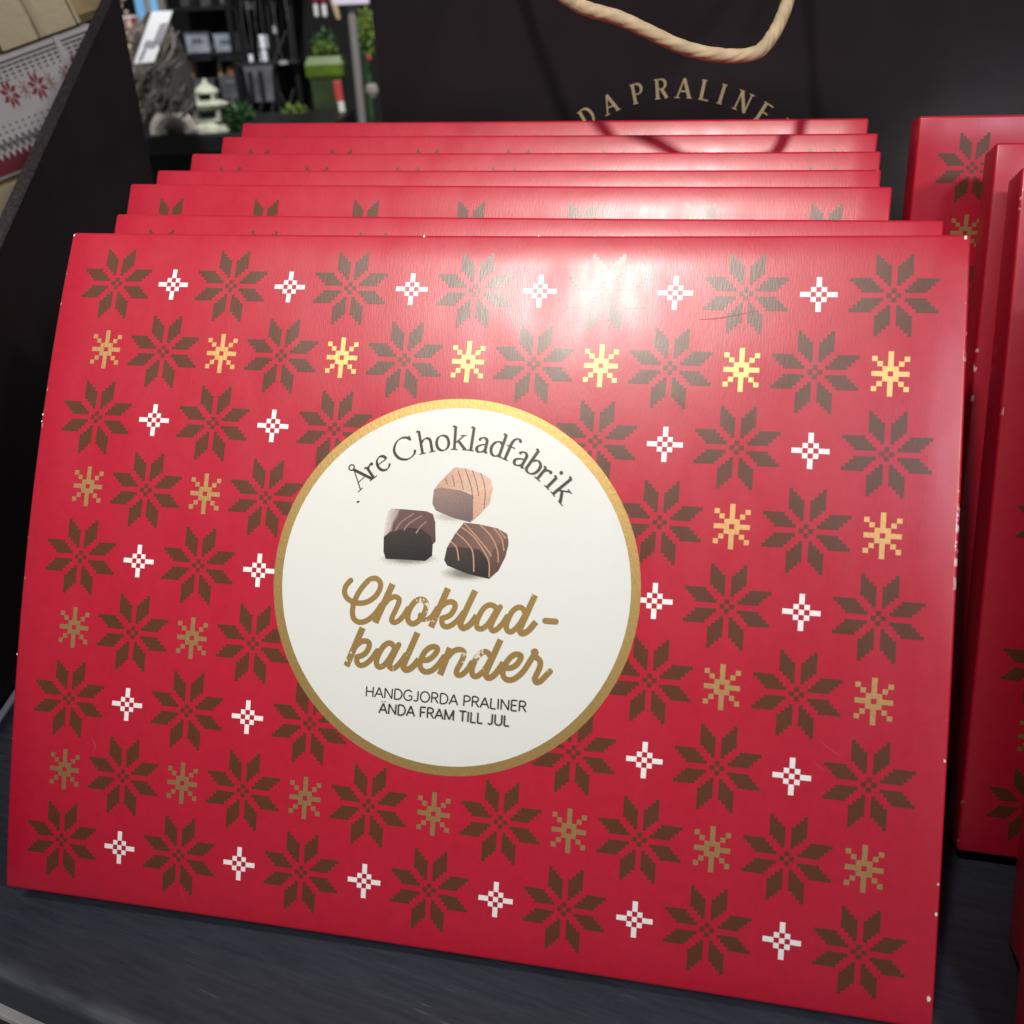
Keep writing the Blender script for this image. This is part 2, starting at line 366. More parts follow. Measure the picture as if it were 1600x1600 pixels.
# --- lettering
def nib(thick, thin, stress=0.30):
    return lambda a, t: thin + (thick - thin) * abs(math.sin(a - stress)) ** 1.2
TH = nib(0.105, 0.038)
def flag(x, y): return ('s', [(x - 0.11, y - 0.05), (x - 0.02, y)], 0.05)
def foot(x, w=0.125): return ('s', [(x - w, 0.012), (x + w, 0.012)], 0.034)
SER = {
 'A': [('n', [(-0.31, 0), (0.0, 0.86)], 0.045), ('n', [(-0.02, 0.88), (0.31, 0)], 0.11), ('s', [(-0.2, 0.31), (0.18, 0.31)], 0.036), foot(-0.31), foot(0.31, 0.14), ('o', (-0.02, 0.99), 0.11)],
 'r': [('n', [(-0.1, 0), (-0.1, 0.58)], 0.1), flag(-0.1, 0.61), foot(-0.09, 0.14), ('c', [(-0.1, 0.40), (-0.02, 0.53), (0.1, 0.585)], 0.06), ('d', (0.13, 0.56), 0.06)],
 'e': [('c', [(0.2, 0.40), (0.15, 0.55), (0.01, 0.625), (-0.15, 0.54), (-0.225, 0.32), (-0.16, 0.09), (0.0, 0.0), (0.13, 0.04), (0.23, 0.15)], TH), ('s', [(-0.21, 0.36), (0.2, 0.395)], 0.036)],
 'C': [('c', [(0.34, 0.72), (0.24, 0.85), (0.05, 0.92), (-0.18, 0.86), (-0.36, 0.64), (-0.40, 0.42), (-0.30, 0.16), (-0.06, 0.0), (0.14, 0.01), (0.3, 0.1), (0.38, 0.25)], TH), ('s', [(0.345, 0.70), (0.325, 0.90)], 0.05)],
 'h': [('n', [(-0.19, 0), (-0.19, 0.98)], 0.1), flag(-0.19, 1.0), foot(-0.19), ('c', [(-0.18, 0.44), (-0.08, 0.56), (0.05, 0.615), (0.16, 0.55), (0.19, 0.42), (0.19, 0.2), (0.19, 0.0)], TH), foot(0.19)],
 'o': [('x', [(0, 0.625), (-0.17, 0.54), (-0.235, 0.31), (-0.17, 0.09), (0, 0.0), (0.17, 0.09), (0.235, 0.31), (0.17, 0.54)], TH)],
 'k': [('n', [(-0.2, 0), (-0.2, 0.98)], 0.1), flag(-0.2, 1.0), foot(-0.2), ('s', [(-0.18, 0.28), (0.14, 0.585)], 0.042), ('s', [(0.02, 0.60), (0.24, 0.60)], 0.034), ('n', [(-0.07, 0.38), (0.22, 0.02)], 0.1), foot(0.24)],
 'l': [('n', [(0, 0), (0, 0.98)], 0.1), flag(0, 1.0), foot(0)],
 'a': [('c', [(-0.15, 0.47), (-0.10, 0.57), (0.02, 0.62), (0.13, 0.55), (0.15, 0.4), (0.15, 0.14), (0.18, 0.035), (0.26, 0.04)], TH), ('c', [(0.15, 0.365), (0.0, 0.32), (-0.15, 0.22), (-0.18, 0.1), (-0.1, 0.005), (0.03, 0.03), (0.15, 0.14)], TH)],
 'd': [('c', [(0.15, 0.53), (0.02, 0.615), (-0.14, 0.54), (-0.225, 0.31), (-0.16, 0.08), (-0.02, 0.0), (0.1, 0.05), (0.15, 0.12)], TH), ('n', [(0.16, 0), (0.16, 0.98)], 0.1), flag(0.16, 1.0), ('s', [(0.16, 0.015), (0.28, 0.04)], 0.04)],
 'f': [('c', [(-0.05, 0), (-0.05, 0.35), (-0.05, 0.7), (-0.01, 0.88), (0.08, 0.98), (0.18, 0.985), (0.23, 0.94)], TH), ('s', [(-0.19, 0.585), (0.15, 0.585)], 0.036), foot(-0.05), ('d', (0.225, 0.93), 0.05)],
 'b': [('n', [(-0.18, 0.04), (-0.18, 0.98)], 0.1), flag(-0.18, 1.0), ('c', [(-0.17, 0.45), (-0.06, 0.57), (0.06, 0.615), (0.2, 0.52), (0.235, 0.31), (0.16, 0.09), (0.01, 0.0), (-0.11, 0.02), (-0.18, 0.1)], TH)],
 'i': [('n', [(0, 0), (0, 0.58)], 0.1), flag(0, 0.61), foot(0), ('d', (0.0, 0.84), 0.065)],
}
def glyph(pr, strokes, place, scale=1.0):
    """place: maps glyph units to print coordinates"""
    for st in strokes:
        k = st[0]
        if k == 'd': pr.disc(place(*st[1]), st[2] * scale); continue
        if k == 'o':
            c, r = st[1], st[2]; pr.ribbon([place(c[0] + r * math.cos(a), c[1] + r * math.sin(a)) for a in np.linspace(0, 2 * math.pi, 20, endpoint=False)], 0.05 * scale, closed=True); continue
        w = st[2]
        if callable(w): ww = None
        pts = st[1]
        if k == 'c': pts = smooth(pts, 6)
        if k == 'x': pts = smooth(pts, 6, True)
        if callable(w):
            # stroke weight follows the direction in glyph space
            n = len(pts); wid = []
            for i in range(n):
                d = (np.array(pts[(i + 1) % n]) - np.array(pts[i - 1])) if k == 'x' else (np.array(pts[min(i + 1, n - 1)]) - np.array(pts[max(i - 1, 0)]))
                wid.append(w(math.atan2(d[1], d[0]), 0) * scale)
            f = (lambda a, t, wid=wid, n=n: wid[min(int(round(t * (n - 1))), n - 1)])
            pr.ribbon([place(*p) for p in pts], f, closed=(k == 'x'), caps='flat')
        else:
            pr.ribbon([place(*p) for p in pts], w * scale, caps='flat')
def arc(cx, cy, rx, ry, a0, a1, n=14): return [(cx + rx * math.cos(R(a)), cy + ry * math.sin(R(a))) for a in np.linspace(a0, a1, n)]
# skeletons of capitals, cap height 1: (advance width, strokes); 'v' marks a stem that takes serifs in the serif cut
CAP = {
 'H': (0.74, [('v', (0.1, 0), (0.1, 1)), ('v', (0.64, 0), (0.64, 1)), ('h', (0.1, 0.52), (0.64, 0.52))]),
 'A': (0.74, [('t', (0.03, 0), (0.37, 1)), ('v', (0.37, 1), (0.71, 0)), ('h', (0.15, 0.34), (0.59, 0.34))]),
 'N': (0.78, [('t', (0.1, 0), (0.1, 1)), ('v', (0.1, 1), (0.68, 0)), ('t', (0.68, 0), (0.68, 1))]),
 'D': (0.76, [('v', (0.1, 0), (0.1, 1)), ('c', [(0.1, 1), (0.3, 1)] + arc(0.32, 0.5, 0.36, 0.5, 90, -90) + [(0.1, 0)])]),
 'G': (0.80, [('c', arc(0.42, 0.5, 0.36, 0.51, 42, 318, 24)), ('c', [(0.45, 0.46), (0.72, 0.46), (0.72, 0.2), (0.70, 0.14)])]),
 'J': (0.50, [('c', [(0.38, 1), (0.38, 0.5), (0.38, 0.22)] + arc(0.21, 0.2, 0.17, 0.2, 0, -150, 10))]),
 'O': (0.86, [('x', arc(0.43, 0.5, 0.36, 0.51, 0, 345, 28))]),
 'R': (0.68, [('v', (0.1, 0), (0.1, 1)), ('c', [(0.1, 1), (0.3, 1)] + arc(0.33, 0.75, 0.24, 0.25, 90, -90) + [(0.1, 0.5)]), ('v2', (0.34, 0.5), (0.62, 0))]),
 'P': (0.64, [('v', (0.1, 0), (0.1, 1)), ('c', [(0.1, 1), (0.3, 1)] + arc(0.32, 0.73, 0.25, 0.27, 90, -90) + [(0.1, 0.46)])]),
 'L': (0.54, [('v', (0.1, 0), (0.1, 1)), ('h', (0.1, 0), (0.5, 0))]),
 'I': (0.24, [('v', (0.12, 0), (0.12, 1))]),
 'E': (0.60, [('v', (0.1, 0), (0.1, 1)), ('h', (0.1, 0), (0.54, 0)), ('h', (0.1, 0.52), (0.48, 0.52)), ('h', (0.1, 1), (0.53, 1))]),
 'F': (0.57, [('v', (0.1, 0), (0.1, 1)), ('h', (0.1, 0.5), (0.47, 0.5)), ('h', (0.1, 1), (0.53, 1))]),
 'M': (0.90, [('t', (0.1, 0), (0.1, 1)), ('v', (0.1, 1), (0.45, 0.05)), ('t', (0.45, 0.05), (0.80, 1)), ('v', (0.80, 1), (0.80, 0))]),
 'T': (0.62, [('v', (0.31, 0), (0.31, 1)), ('h', (0.02, 1), (0.60, 1))]),
 'U': (0.74, [('c', [(0.1, 1), (0.1, 0.6), (0.1, 0.28)] + arc(0.37, 0.27, 0.27, 0.28, 180, 360, 14) + [(0.64, 0.6), (0.64, 1)])]),
 ' ': (0.32, []),
}
CAP['\u00c4'] = (CAP['A'][0], CAP['A'][1] + [('d', (0.25, 1.17)), ('d', (0.49, 1.17))])
def caps_text(pr, text, place, w=0.095, serif=False, scale=1.0, spacing=0.0):
    x = 0.0
    for ch in text:
        adv, sts = CAP[ch]
        for st in sts:
            f = lambda p: place(x + p[0], p[1])
            if st[0] == 'd': pr.disc(f(st[1]), 0.06 * scale, 12); continue
            if st[0] in 'cx':
                pts = st[1]
                if serif:
                    n = len(pts); wid = []
                    for i in range(n):
                        d = np.array(pts[min(i + 1, n - 1)]) - np.array(pts[max(i - 1, 0)]); wid.append((0.05 + 0.11 * abs(math.sin(math.atan2(d[1], d[0]) - 0.2))) * scale)
                    pr.ribbon([f(p) for p in pts], (lambda a, t, wid=wid, n=n: wid[min(int(round(t * (n - 1))), n - 1)]), closed=(st[0] == 'x'), caps='flat')
                else: pr.ribbon([f(p) for p in pts], w * scale, closed=(st[0] == 'x'), caps='flat')
            else:
                ww = w
                if serif: ww = {'v': 0.18, 'v2': 0.17, 't': 0.085, 'h': 0.075}[st[0]]
                pr.ribbon([f(st[1]), f(st[2])], ww * scale, caps='flat')
                if serif and st[0] in ('v', 't'):
                    for e in (st[1], st[2]):
                        if (ch in 'AM' and e[1] > 0.9) or (ch == 'N' and e == (0.68, 0)): continue
                        pr.ribbon([f((e[0] - 0.15, e[1])), f((e[0] + 0.15, e[1]))], 0.055 * scale, caps='flat')
        x += adv + spacing
    return x
def caps_width(text, spacing=0.0): return sum(CAP[c][0] + spacing for c in text) - spacing

# --- picture position -> print position on the label (the label's own flat layout)
HL = np.array([[2.936781254406279, 0.22446947676941847, -0.18787008172288133], [0.19796089288288415, -2.5503000233235253, 1.8329783561970658], [0.03718758904603836, 0.013322398699856706, 1.0]])
def lab(px, py):
    q = HL @ np.array([(px - 700) / 300, (py - 700) / 300, 1.0]); return (q[0] / q[2], q[1] / q[2] * ASP)
LC = (0.03, 0.0); RO, RI = 2.775, 2.640

def make_label(fc, root):
    n = 96
    lb = Print(fc, 1.2e-4)
    # paper disc as rings so that it follows the bowed card
    def rings(pr, rads):
        for a, b in zip(rads, rads[1:]):
            for k in range(n):
                t0, t1 = 2 * math.pi * k / n, 2 * math.pi * (k + 1) / n
                q = [(LC[0] + r * math.cos(t), LC[1] + r * math.sin(t)) for r, t in ((a, t0), (b, t0), (b, t1), (a, t1))]
                pr.poly(q if a > 0 else q[1:])
    rings(lb, [0, 0.4, 0.8, 1.2, 1.6, 2.0, 2.4, RI])
    lo = lb.build('label', M_PAPER, root)
    lo['label'] = 'round cream label with gold rim, brown lettering and three pralines'
    rg = Print(fc, 1.5e-4); rings(rg, [RI - 0.004, (RI + RO) / 2, RO]); rg.build('gold_rim', M_GOLDP, lo)
    # curved serif line
    sr = Print(fc, 2.0e-4)
    line = [('A', 570, 755), ('r', 586.5, 744), ('e', 603, 733.5), ('C', 637, 718), ('h', 668, 708.5), ('o', 692.5, 706), ('k', 718, 705.5), ('l', 735.6, 706.5), ('a', 751, 710), ('d', 772.5, 717), ('f', 790, 722.5), ('a', 808, 731), ('b', 826, 742.5), ('r', 841.5, 755), ('i', 853, 766), ('k', 867, 783)]
    for ch, px, py in line:
        X, Y = lab(px, py); ang = math.atan2(X - LC[0], Y - LC[1]); s = 0.362
        r0 = 2.005
        def place(gx, gy, ang=ang):
            # baseline bends with the circle
            a = ang + gx * s / (r0 + 0.1); r = r0 + gy * s
            a2 = ang; ca, sa = math.sin(a2), math.cos(a2)
            bx, by = LC[0] + r0 * ca, LC[1] + r0 * sa
            gx *= 1.10
            return (bx + gx * s * sa + gy * s * ca, by - gx * s * ca + gy * s * sa)
        glyph(sr, SER[ch], place, s * 1.13)
    sr.build('serif_lettering', M_TEXT, lo)
    # brush script, two lines
    sc = Print(fc, 2.0e-4)
    def c5(p): return lab(520 + p[0] / 8, 895 + p[1] / 8)
    def c6(p): return lab(700 + p[0] / 8, 895 + p[1] / 8)
    U8 = 1 / (8 * 104.0)
    for f, w, cp, pts in [
        (c5, 64, 'r', [(238, 108), (180, 175), (160, 250), (185, 320), (255, 372), (350, 392), (450, 372), (545, 305), (600, 215), (605, 135), (550, 84), (475, 98), (405, 165), (345, 245), (300, 330), (268, 420), (258, 510), (275, 585), (330, 626), (400, 624), (480, 580), (560, 500), (620, 410)]),
        (c5, 76, 'f', [(760, 153), (540, 636)]),
        (c5, 62, 'r', [(660, 400), (720, 335), (790, 312), (838, 340), (832, 395), (795, 480), (752, 570), (748, 615), (785, 632), (840, 605), (895, 545), (950, 460)]),
        (c5, 66, 'x', [(1100, 345), (1040, 372), (982, 450), (948, 540), (955, 610), (1000, 648), (1062, 628), (1122, 565), (1165, 490), (1180, 420), (1158, 362)]),
        (c5, 50, 'r', [(1100, 535), (1100, 580), (1140, 598), (1190, 590), (1250, 545), (1310, 450)]),
        (c5, 76, 'f', [(1450, 208), (1235, 692)]),
        (c5, 64, 'r', [(1350, 445), (1420, 392), (1490, 375), (1535, 402), (1530, 460), (1490, 525), (1440, 560), (1375, 580)]),
        (c5, 62, 'r', [(1375, 580), (1372, 630), (1395, 675), (1440, 685), (1500, 660), (1570, 600), (1640, 510)]),
        (c6, 72, 'f', [(350, 235), (255, 435), (180, 600), (163, 655), (190, 700), (235, 692), (300, 640), (370, 545)]),
        (c6, 62, 'r', [(620, 470), (590, 432), (545, 415), (495, 425), (440, 475), (392, 560), (366, 640), (378, 700), (425, 712), (485, 675), (545, 600), (600, 505)]),
        (c6, 62, 'r', [(660, 440), (600, 550), (548, 660), (545, 710), (575, 735), (625, 712), (690, 645), (745, 560)]),
        (c6, 62, 'r', [(965, 500), (940, 460), (900, 443), (855, 458), (805, 505), (762, 590), (736, 670), (748, 730), (795, 748), (855, 708), (915, 635), (965, 545)]),
        (c6, 70, 'f', [(1095, 292), (1010, 482), (930, 660), (905, 722), (922, 764), (965, 763), (1020, 725), (1070, 668), (1108, 625)]),
        (c6, 68, 'r', [(1222, 612), (1352, 622)]),
        (c5, 76, 'f', [(385, 698), (178, 1176)]),
        (c5, 64, 'r', [(290, 935), (355, 878), (420, 862), (463, 888), (458, 950), (420, 1012), (370, 1045), (312, 1062)]),
        (c5, 62, 'r', [(312, 1062), (310, 1115), (333, 1158), (378, 1165), (435, 1138), (500, 1075), (565, 985)]),
        (c5, 64, 'r', [(775, 935), (745, 898), (700, 890), (645, 928), (592, 1010), (557, 1100), (562, 1165), (602, 1187), (655, 1158), (715, 1085), (770, 990)]),
        (c5, 62, 'r', [(835, 908), (780, 1015), (725, 1135), (718, 1185), (750, 1207), (795, 1188), (860, 1120), (920, 1035)]),
        (c5, 72, 'f', [(1070, 758), (985, 950), (908, 1125), (890, 1185), (915, 1220), (960, 1214), (1020, 1170), (1085, 1090)]),
        (c5, 64, 'r', [(1125, 1098), (1190, 1100), (1255, 1060), (1305, 1000), (1315, 955), (1285, 935), (1235, 940), (1175, 980), (1128, 1050), (1100, 1130), (1105, 1195), (1145, 1240), (1205, 1245), (1270, 1212), (1340, 1140), (1395, 1060)]),
        (c6, 74, 'f', [(35, 950), (-92, 1284)]),
        (c6, 62, 'r', [(10, 1060), (70, 995), (145, 968), (200, 990), (203, 1045), (168, 1130), (118, 1222), (113, 1270), (143, 1290), (190, 1275), (250, 1215), (305, 1130)]),
        (c6, 64, 'r', [(532, 1050), (510, 1012), (470, 995), (425, 1010), (375, 1058), (330, 1140), (305, 1230), (318, 1290), (362, 1303), (425, 1262), (485, 1190), (535, 1100)]),
        (c6, 70, 'f', [(665, 847), (582, 1030), (500, 1210), (478, 1272), (495, 1315), (538, 1318), (595, 1275), (655, 1200), (700, 1130)]),
        (c6, 64, 'r', [(715, 1195), (790, 1198), (860, 1160), (908, 1095), (918, 1050), (890, 1030), (838, 1033), (780, 1075), (725, 1150), (692, 1240), (702, 1308), (745, 1345), (808, 1345), (880, 1305), (955, 1230), (1020, 1130), (1065, 1060)]),
        (c6, 64, 'r', [(1062, 1062), (1110, 1068), (1152, 1105), (1160, 1150), (1145, 1210), (1105, 1295), (1090, 1340), (1112, 1378), (1160, 1362), (1210, 1315), (1282, 1240)]),
    ]:
        P = smooth([f(p) for p in pts], 7, closed=(cp == 'x'))
        if len(pts) == 2: P = [f(pts[0]), f(pts[1])]
        sc.ribbon(P, w * 1.07 * U8, closed=(cp == 'x'), caps='round' if cp == 'r' else 'flat')
    sc.disc(c6((1090, 1003)), 47 * U8)
    sc.poly([c6(p) for p in ((1048, 1020), (1132, 1020), (1120, 1080), (1052, 1090))], 1.4e-4 - 0.2e-4)
    sc.build('script_lettering', M_SCRIPT, lo)
    # two lines of plain capitals; crop scale 4.2105
    sm = Print(fc, 2.0e-4)
    def c4(x, y): return np.array(lab(520 + x / 4.2105, 890 + y / 4.2105))
    for text, a, b, top in (('HANDGJORDA PRALINER', c4(214, 838), c4(1277, 941), c4(219, 772)), ('\u00c4NDA FRAM TILL JUL', c4(303, 947), c4(1165, 1034), c4(1035 - 722, 885))):
        L0 = np.linalg.norm(b - a); dx = (b - a) / L0; dy = np.array((-dx[1], dx[0])); H = abs((top - a) @ dy) * (1.0 if text[0] == 'H' else 1.0)
        H = 0.148; sp = 0.02
        k = L0 / caps_width(text, sp)
        caps_text(sm, text, lambda x, y: a + dx * x * k + dy * y * H, w=0.14, scale=0.148, spacing=sp)
    sm.build('small_lettering', M_TEXT, lo)
    # printed picture of three pralines; crop scale 6.154
    pc = Print(fc, 1.7e-4)
    def c3(p): return lab(570 + p[0] / 6.154, 720 + p[1] / 6.154)
    paper = (0.74, 0.73, 0.64)
    def srgb(r, g, b): return tuple(((v / 255 + 0.055) / 1.055) ** 2.4 if v > 10 else v / 3294 for v in (r, g, b))
    def blob(c, rx, ry, dark):
        N = 28; cx = c
        for (r0, k0), (r1, k1) in zip(((0, 1.0), (0.45, 0.8), (0.75, 0.35)), ((0.45, 0.8), (0.75, 0.35), (1.0, 0.0))):
            for i in range(N):
                q = []; cols = []
                for r, k, t in ((r0, k0, i), (r1, k1, i), (r1, k1, i + 1), (r0, k0, i + 1)):
                    a = 2 * math.pi * t / N; q.append(c3((cx[0] + rx * r * math.cos(a), cx[1] + ry * r * math.sin(a)))); cols.append(tuple(paper[j] * (1 - k) + dark[j] * k for j in range(3)))
                if r0 == 0: q = q[:3]; cols = cols[:3]
                pc.poly(q, 0.0, cols)
    def facet(pts, c0, c1, d, h):
        """polygon shaded from c0 to c1 along picture direction d"""
        P = np.array(pts, float); cen = P.mean(0); D = np.array(d, float); pr_ = P @ D; lo_, hi_ = pr_.min(), pr_.max()
        colf = lambda q: tuple(c0[j] + (c1[j] - c0[j]) * min(max(((np.array(q) @ D) - lo_) / (hi_ - lo_ + 1e-9), 0), 1) for j in range(3))
        N = len(pts)
        for i in range(N):
            a, b = P[i], P[(i + 1) % N]
            m0, m1 = (a + cen) / 2, (b + cen) / 2
            pc.poly([c3(a), c3(b), c3(m1), c3(m0)][::-1], h, [colf(a), colf(b), colf(m1), colf(m0)][::-1])
            pc.poly([c3(m0), c3(m1), c3(cen)][::-1], h, [colf(m0), colf(m1), colf(cen)][::-1])
    blob((430, 950), 300, 75, srgb(120, 116, 105)); blob((1000, 1090), 290, 85, srgb(110, 106, 96)); blob((860, 545), 230, 65, srgb(175, 170, 160))
    h1 = 1.0e-5
    B_ = srgb
    # left praline
    facet([(190, 745), (205, 620), (235, 500), (265, 472), (420, 482), (600, 498), (660, 525), (683, 600), (688, 790), (660, 815), (655, 925), (590, 975), (400, 962), (210, 955), (188, 885)], B_(108, 78, 74), B_(72, 52, 48), (0.2, 1), h1)
    facet([(190, 745), (205, 620), (235, 500), (265, 472), (345, 480), (290, 590), (250, 690)], B_(205, 196, 188), B_(150, 132, 124), (1, 0.2), 2 * h1)
    facet([(190, 745), (262, 700), (330, 680), (420, 655), (560, 668), (640, 740), (660, 815), (655, 925), (590, 975), (400, 962), (210, 955), (188, 885)], B_(58, 46, 42), B_(34, 31, 28), (0, 1), 3 * h1)
    # pale praline
    facet([(655, 430), (670, 290), (720, 225), (790, 150), (865, 78), (970, 85), (1110, 130), (1212, 185), (1235, 280), (1205, 425), (1120, 520), (1020, 605), (850, 560), (690, 492)], B_(192, 150, 128), B_(216, 182, 158), (1, 0.15), h1)
    facet([(1045, 345), (1100, 300), (1235, 280), (1205, 425), (1120, 520), (1035, 598)], B_(214, 172, 146), B_(196, 150, 124), (0, 1), 2 * h1)
    facet([(655, 430), (668, 295), (730, 268), (830, 285), (930, 300), (1045, 348), (1045, 570), (1020, 605), (850, 560), (690, 492)], B_(150, 122, 112), B_(100, 86, 88), (0.25, 1), 3 * h1)
    # striped dark praline
    facet([(770, 965), (795, 850), (870, 720), (960, 606), (1100, 622), (1280, 662), (1375, 715), (1388, 800), (1360, 930), (1290, 1070), (1200, 1148), (1000, 1100), (800, 1020)], B_(100, 78, 68), B_(128, 96, 84), (1, -0.2), h1)
    facet([(1200, 985), (1250, 850), (1380, 750), (1385, 830), (1355, 935), (1290, 1070), (1200, 1146)], B_(112, 82, 70), B_(84, 60, 52), (0, 1), 2 * h1)
    facet([(770, 965), (800, 850), (880, 838), (1000, 850), (1110, 865), (1200, 975), (1200, 1146), (1000, 1100), (800, 1020)], B_(66, 54, 48), B_(38, 34, 31), (0, 1), 3 * h1)
    pc.layer = 12
    def line(pts, w, c): pc.ribbon([c3(p) for p in smooth(pts, 5)], w / (6.154 * 104), caps='flat', col=c)
    for pts in ([(330, 520), (280, 610), (262, 690)], [(480, 520), (360, 600), (300, 685)], [(560, 540), (440, 610), (385, 680)], [(600, 600), (540, 650), (500, 710)]): line(pts, 16, B_(140, 118, 112))
    for pts in ([(968, 88), (1000, 180), (1030, 280), (1045, 380)], [(1035, 105), (1070, 200), (1090, 290), (1098, 350)], [(1118, 130), (1150, 230), (1162, 330), (1150, 470)], [(900, 110), (930, 200), (950, 290)], [(840, 150), (860, 210), (865, 260)], [(780, 185), (800, 240)]): line(pts, 7, B_(120, 84, 74))
    for pts in ([(960, 612), (1060, 720), (1170, 850), (1225, 930)], [(935, 650), (1050, 740), (1150, 880), (1200, 990), (1202, 1130)], [(885, 705), (980, 790), (1045, 890), (1055, 1080)], [(835, 790), (890, 850), (910, 970)], [(1110, 625), (1220, 740), (1280, 870), (1290, 990)], [(1240, 655), (1320, 760), (1345, 880)]): line(pts, 13, B_(186, 140, 112))
    for pts in ([(1290, 672), (1360, 760)],): line(pts, 10, B_(186, 140, 112))
    pc.build('praline_picture', M_PIC, lo)
    sp_ = Print(fc, 2.0e-4); sp_.disc(lab(560, 786.5), 0.017, 8); sp_.disc(lab(562, 786), 0.012, 8); sp_.build('ink_speck', M_TEXT, lo)
    return lo

def make_calendar(k, motifs, curl=0.0):
    """carton with its printed motifs; motifs = function(row, col) -> keep?"""
    root = empty('calendar_box', (0, 0, 0)); fc = Face(k, curl)
    make_body(fc, root)
    for r in range(9):
        for c in range(13):
            if not motifs(r, c): continue
            X, Y = c - 6.0, (4.0 - r) * ASP
            # motifs wholly under the round label are not printed
            if math.hypot(X - LC[0], Y - LC[1]) < 2.3: continue
            pr = Print(fc, 6e-5)
            if r % 2 == c % 2: brown_star(pr, X, Y); pr.build('brown_star', M_BROWN, root)
            elif r % 2 == 0: stitch(pr, X, Y, WHITE, 0.0725); pr.build('white_star', M_WHITE, root)
            else: stitch(pr, X, Y, GOLD, 0.0705); pr.build('gold_star', M_GOLD, root)
    return root
def copy_tree(o, parent=None, keep=lambda c: True):
    c = o.copy(); C.objects.link(c); c.parent = parent
    for ch in [q for q in bpy.data.objects if q.parent == o]:
        if keep(ch): copy_tree(ch, c, keep)
    return c
def pose(o, x, y, yaw, lean, curl=0.0):
    lean -= math.degrees(curl / 0.28)            # the curled top edge, not the whole face, sits at the measured place
    o.location = (x, y, 0.0005); o.rotation_euler = (R(-lean), 0, R(yaw))

front = make_calendar(1.0, lambda r, c: True)
make_label(Face(1.0), front)
# bare-card chips knocked out of the front carton's right edge
for (gx, gy, s) in ((6.925, 0.93 * ASP, 0.016), (6.93, -1.62 * ASP, 0.016), (6.935, -3.07 * ASP, 0.014), (6.93, -3.42 * ASP, 0.018), (6.90, -4.42 * ASP, 0.028), (-6.93, 4.74 * ASP, 0.014), (-6.945, 2.0 * ASP, 0.015), (-6.945, 1.9 * ASP, 0.011), (-6.95, -1.45 * ASP, 0.013), (6.90, 4.745 * ASP, 0.02), (-0.9, 4.77 * ASP, 0.02), (0.9, 4.78 * ASP, 0.014)):
    chips = Print(Face(1.0), 9e-5); chips.poly([(gx + s * (0.7 + 0.5 * random.random()) * math.cos(a), gy + 1.5 * s * (0.7 + 0.5 * random.random()) * math.sin(a)) for a in [R(60 * q) for q in range(6)]])
    chips.build('edge_chip', M_CARDW, front)
def hf(px, py):
    # picture -> print layout on the front face (plane through the leaning face)
    n_ = Vector((0, -math.cos(R(30.511)), math.sin(R(30.511)))); v_ = Vector((0, math.sin(R(30.511)), math.cos(R(30.511))))
    P = on_plane(px, py, n_ * (T + 0.002), n_); return (P.x / A, P.dot(v_) / A - VB * ASP)
for pts, w_, m_ in (([(1278, 1156), (1294, 1170), (1312, 1182)], 0.010, 'scratch_pale'), ([(1268, 1190), (1282, 1202), (1292, 1206)], 0.006, 'scratch_pale'), ([(1092, 499), (1130, 496), (1178, 486)], 0.010, 'scratch_dark'), ([(146, 1150), (152, 1166), (150, 1176)], 0.012, 'scratch_pale'), ([(274, 1392), (281, 1420)], 0.007, 'scratch_pale')):
    sc_ = Print(Face(1.0), 8e-5); sc_.ribbon([hf(*p) for p in smooth(pts, 4)], lambda a, t: w_ * (0.25 + math.sin(math.pi * min(max(t, 0.03), 0.97))))
    sc_.build('scratch', mat('scratch_pale', (0.50, 0.045, 0.075), 0.6) if m_ == 'scratch_pale' else mat('scratch_dark', (0.30, 0.006, 0.02), 0.5), front)
pose(front, 0, 0, 0, 30.511)
GL = 'calendar boxes leaning in the left stack'
tag(front, 'frontmost red calendar box with snowflake pattern and round cream label', 'box', GL)

back = make_calendar(0.3, lambda r, c: True, 0.0015)
make_label(Face(0.3, 0.0015), back)
LEFT = [(-0.0088, 0.0354, -2.029, 30.8823), (-0.0266, 0.0893, -3.2853, 27.2716), (-0.0271, 0.126, -2.9, 26.1093), (-0.0252, 0.1685, -3.6852, 23.7764), (-0.0247, 0.2162, -4.8737, 20.6001), (-0.0259, 0.2627, -5.4251, 17.11)]
ORD = ['second red calendar box, directly behind the frontmost one in the left stack', 'third red calendar box in the left stack, brown star tips showing along its top', 'fourth red calendar box from the front of the left stack', 'fifth red calendar box from the front of the left stack', 'sixth red calendar box from the front, next to last in the left stack', 'rearmost red calendar box of the left stack, against the dark paper bag']
CURL = [0.0008, 0.0021, 0.0021, 0.0029, 0.0042, 0.0054]
for pz, lb, cu in zip(LEFT, ORD, CURL):
    o = make_calendar(0.3, lambda r, c: r < 2, cu); pose(o, *pz, cu); tag(o, lb, 'box', GL)      # the rows below are covered by the box in front
GR = 'calendar boxes leaning in the right stack'
RIGHT = [(0.3619, 0.2306, 0.3288, 10.6367), (0.3856, 0.142, -1.5899, 18.3458), (0.3885, 0.0886, -1.6666, 22.0347), (0.4012, 0.0173, -5.2575, 27.7269), (0.3944, -0.0206, -2.5253, 27.755)]
ORR = ['rearmost red calendar box of the right stack, one brown star and a gold star showing', 'narrow strip of red calendar box second from the back in the right stack', 'shaded red calendar box at the right edge with its lower left corner above the shelf', 'dark sliver of red calendar box at the lower right, bottom corner on the shelf', 'red calendar box in the bottom right corner, nearest of the right stack']
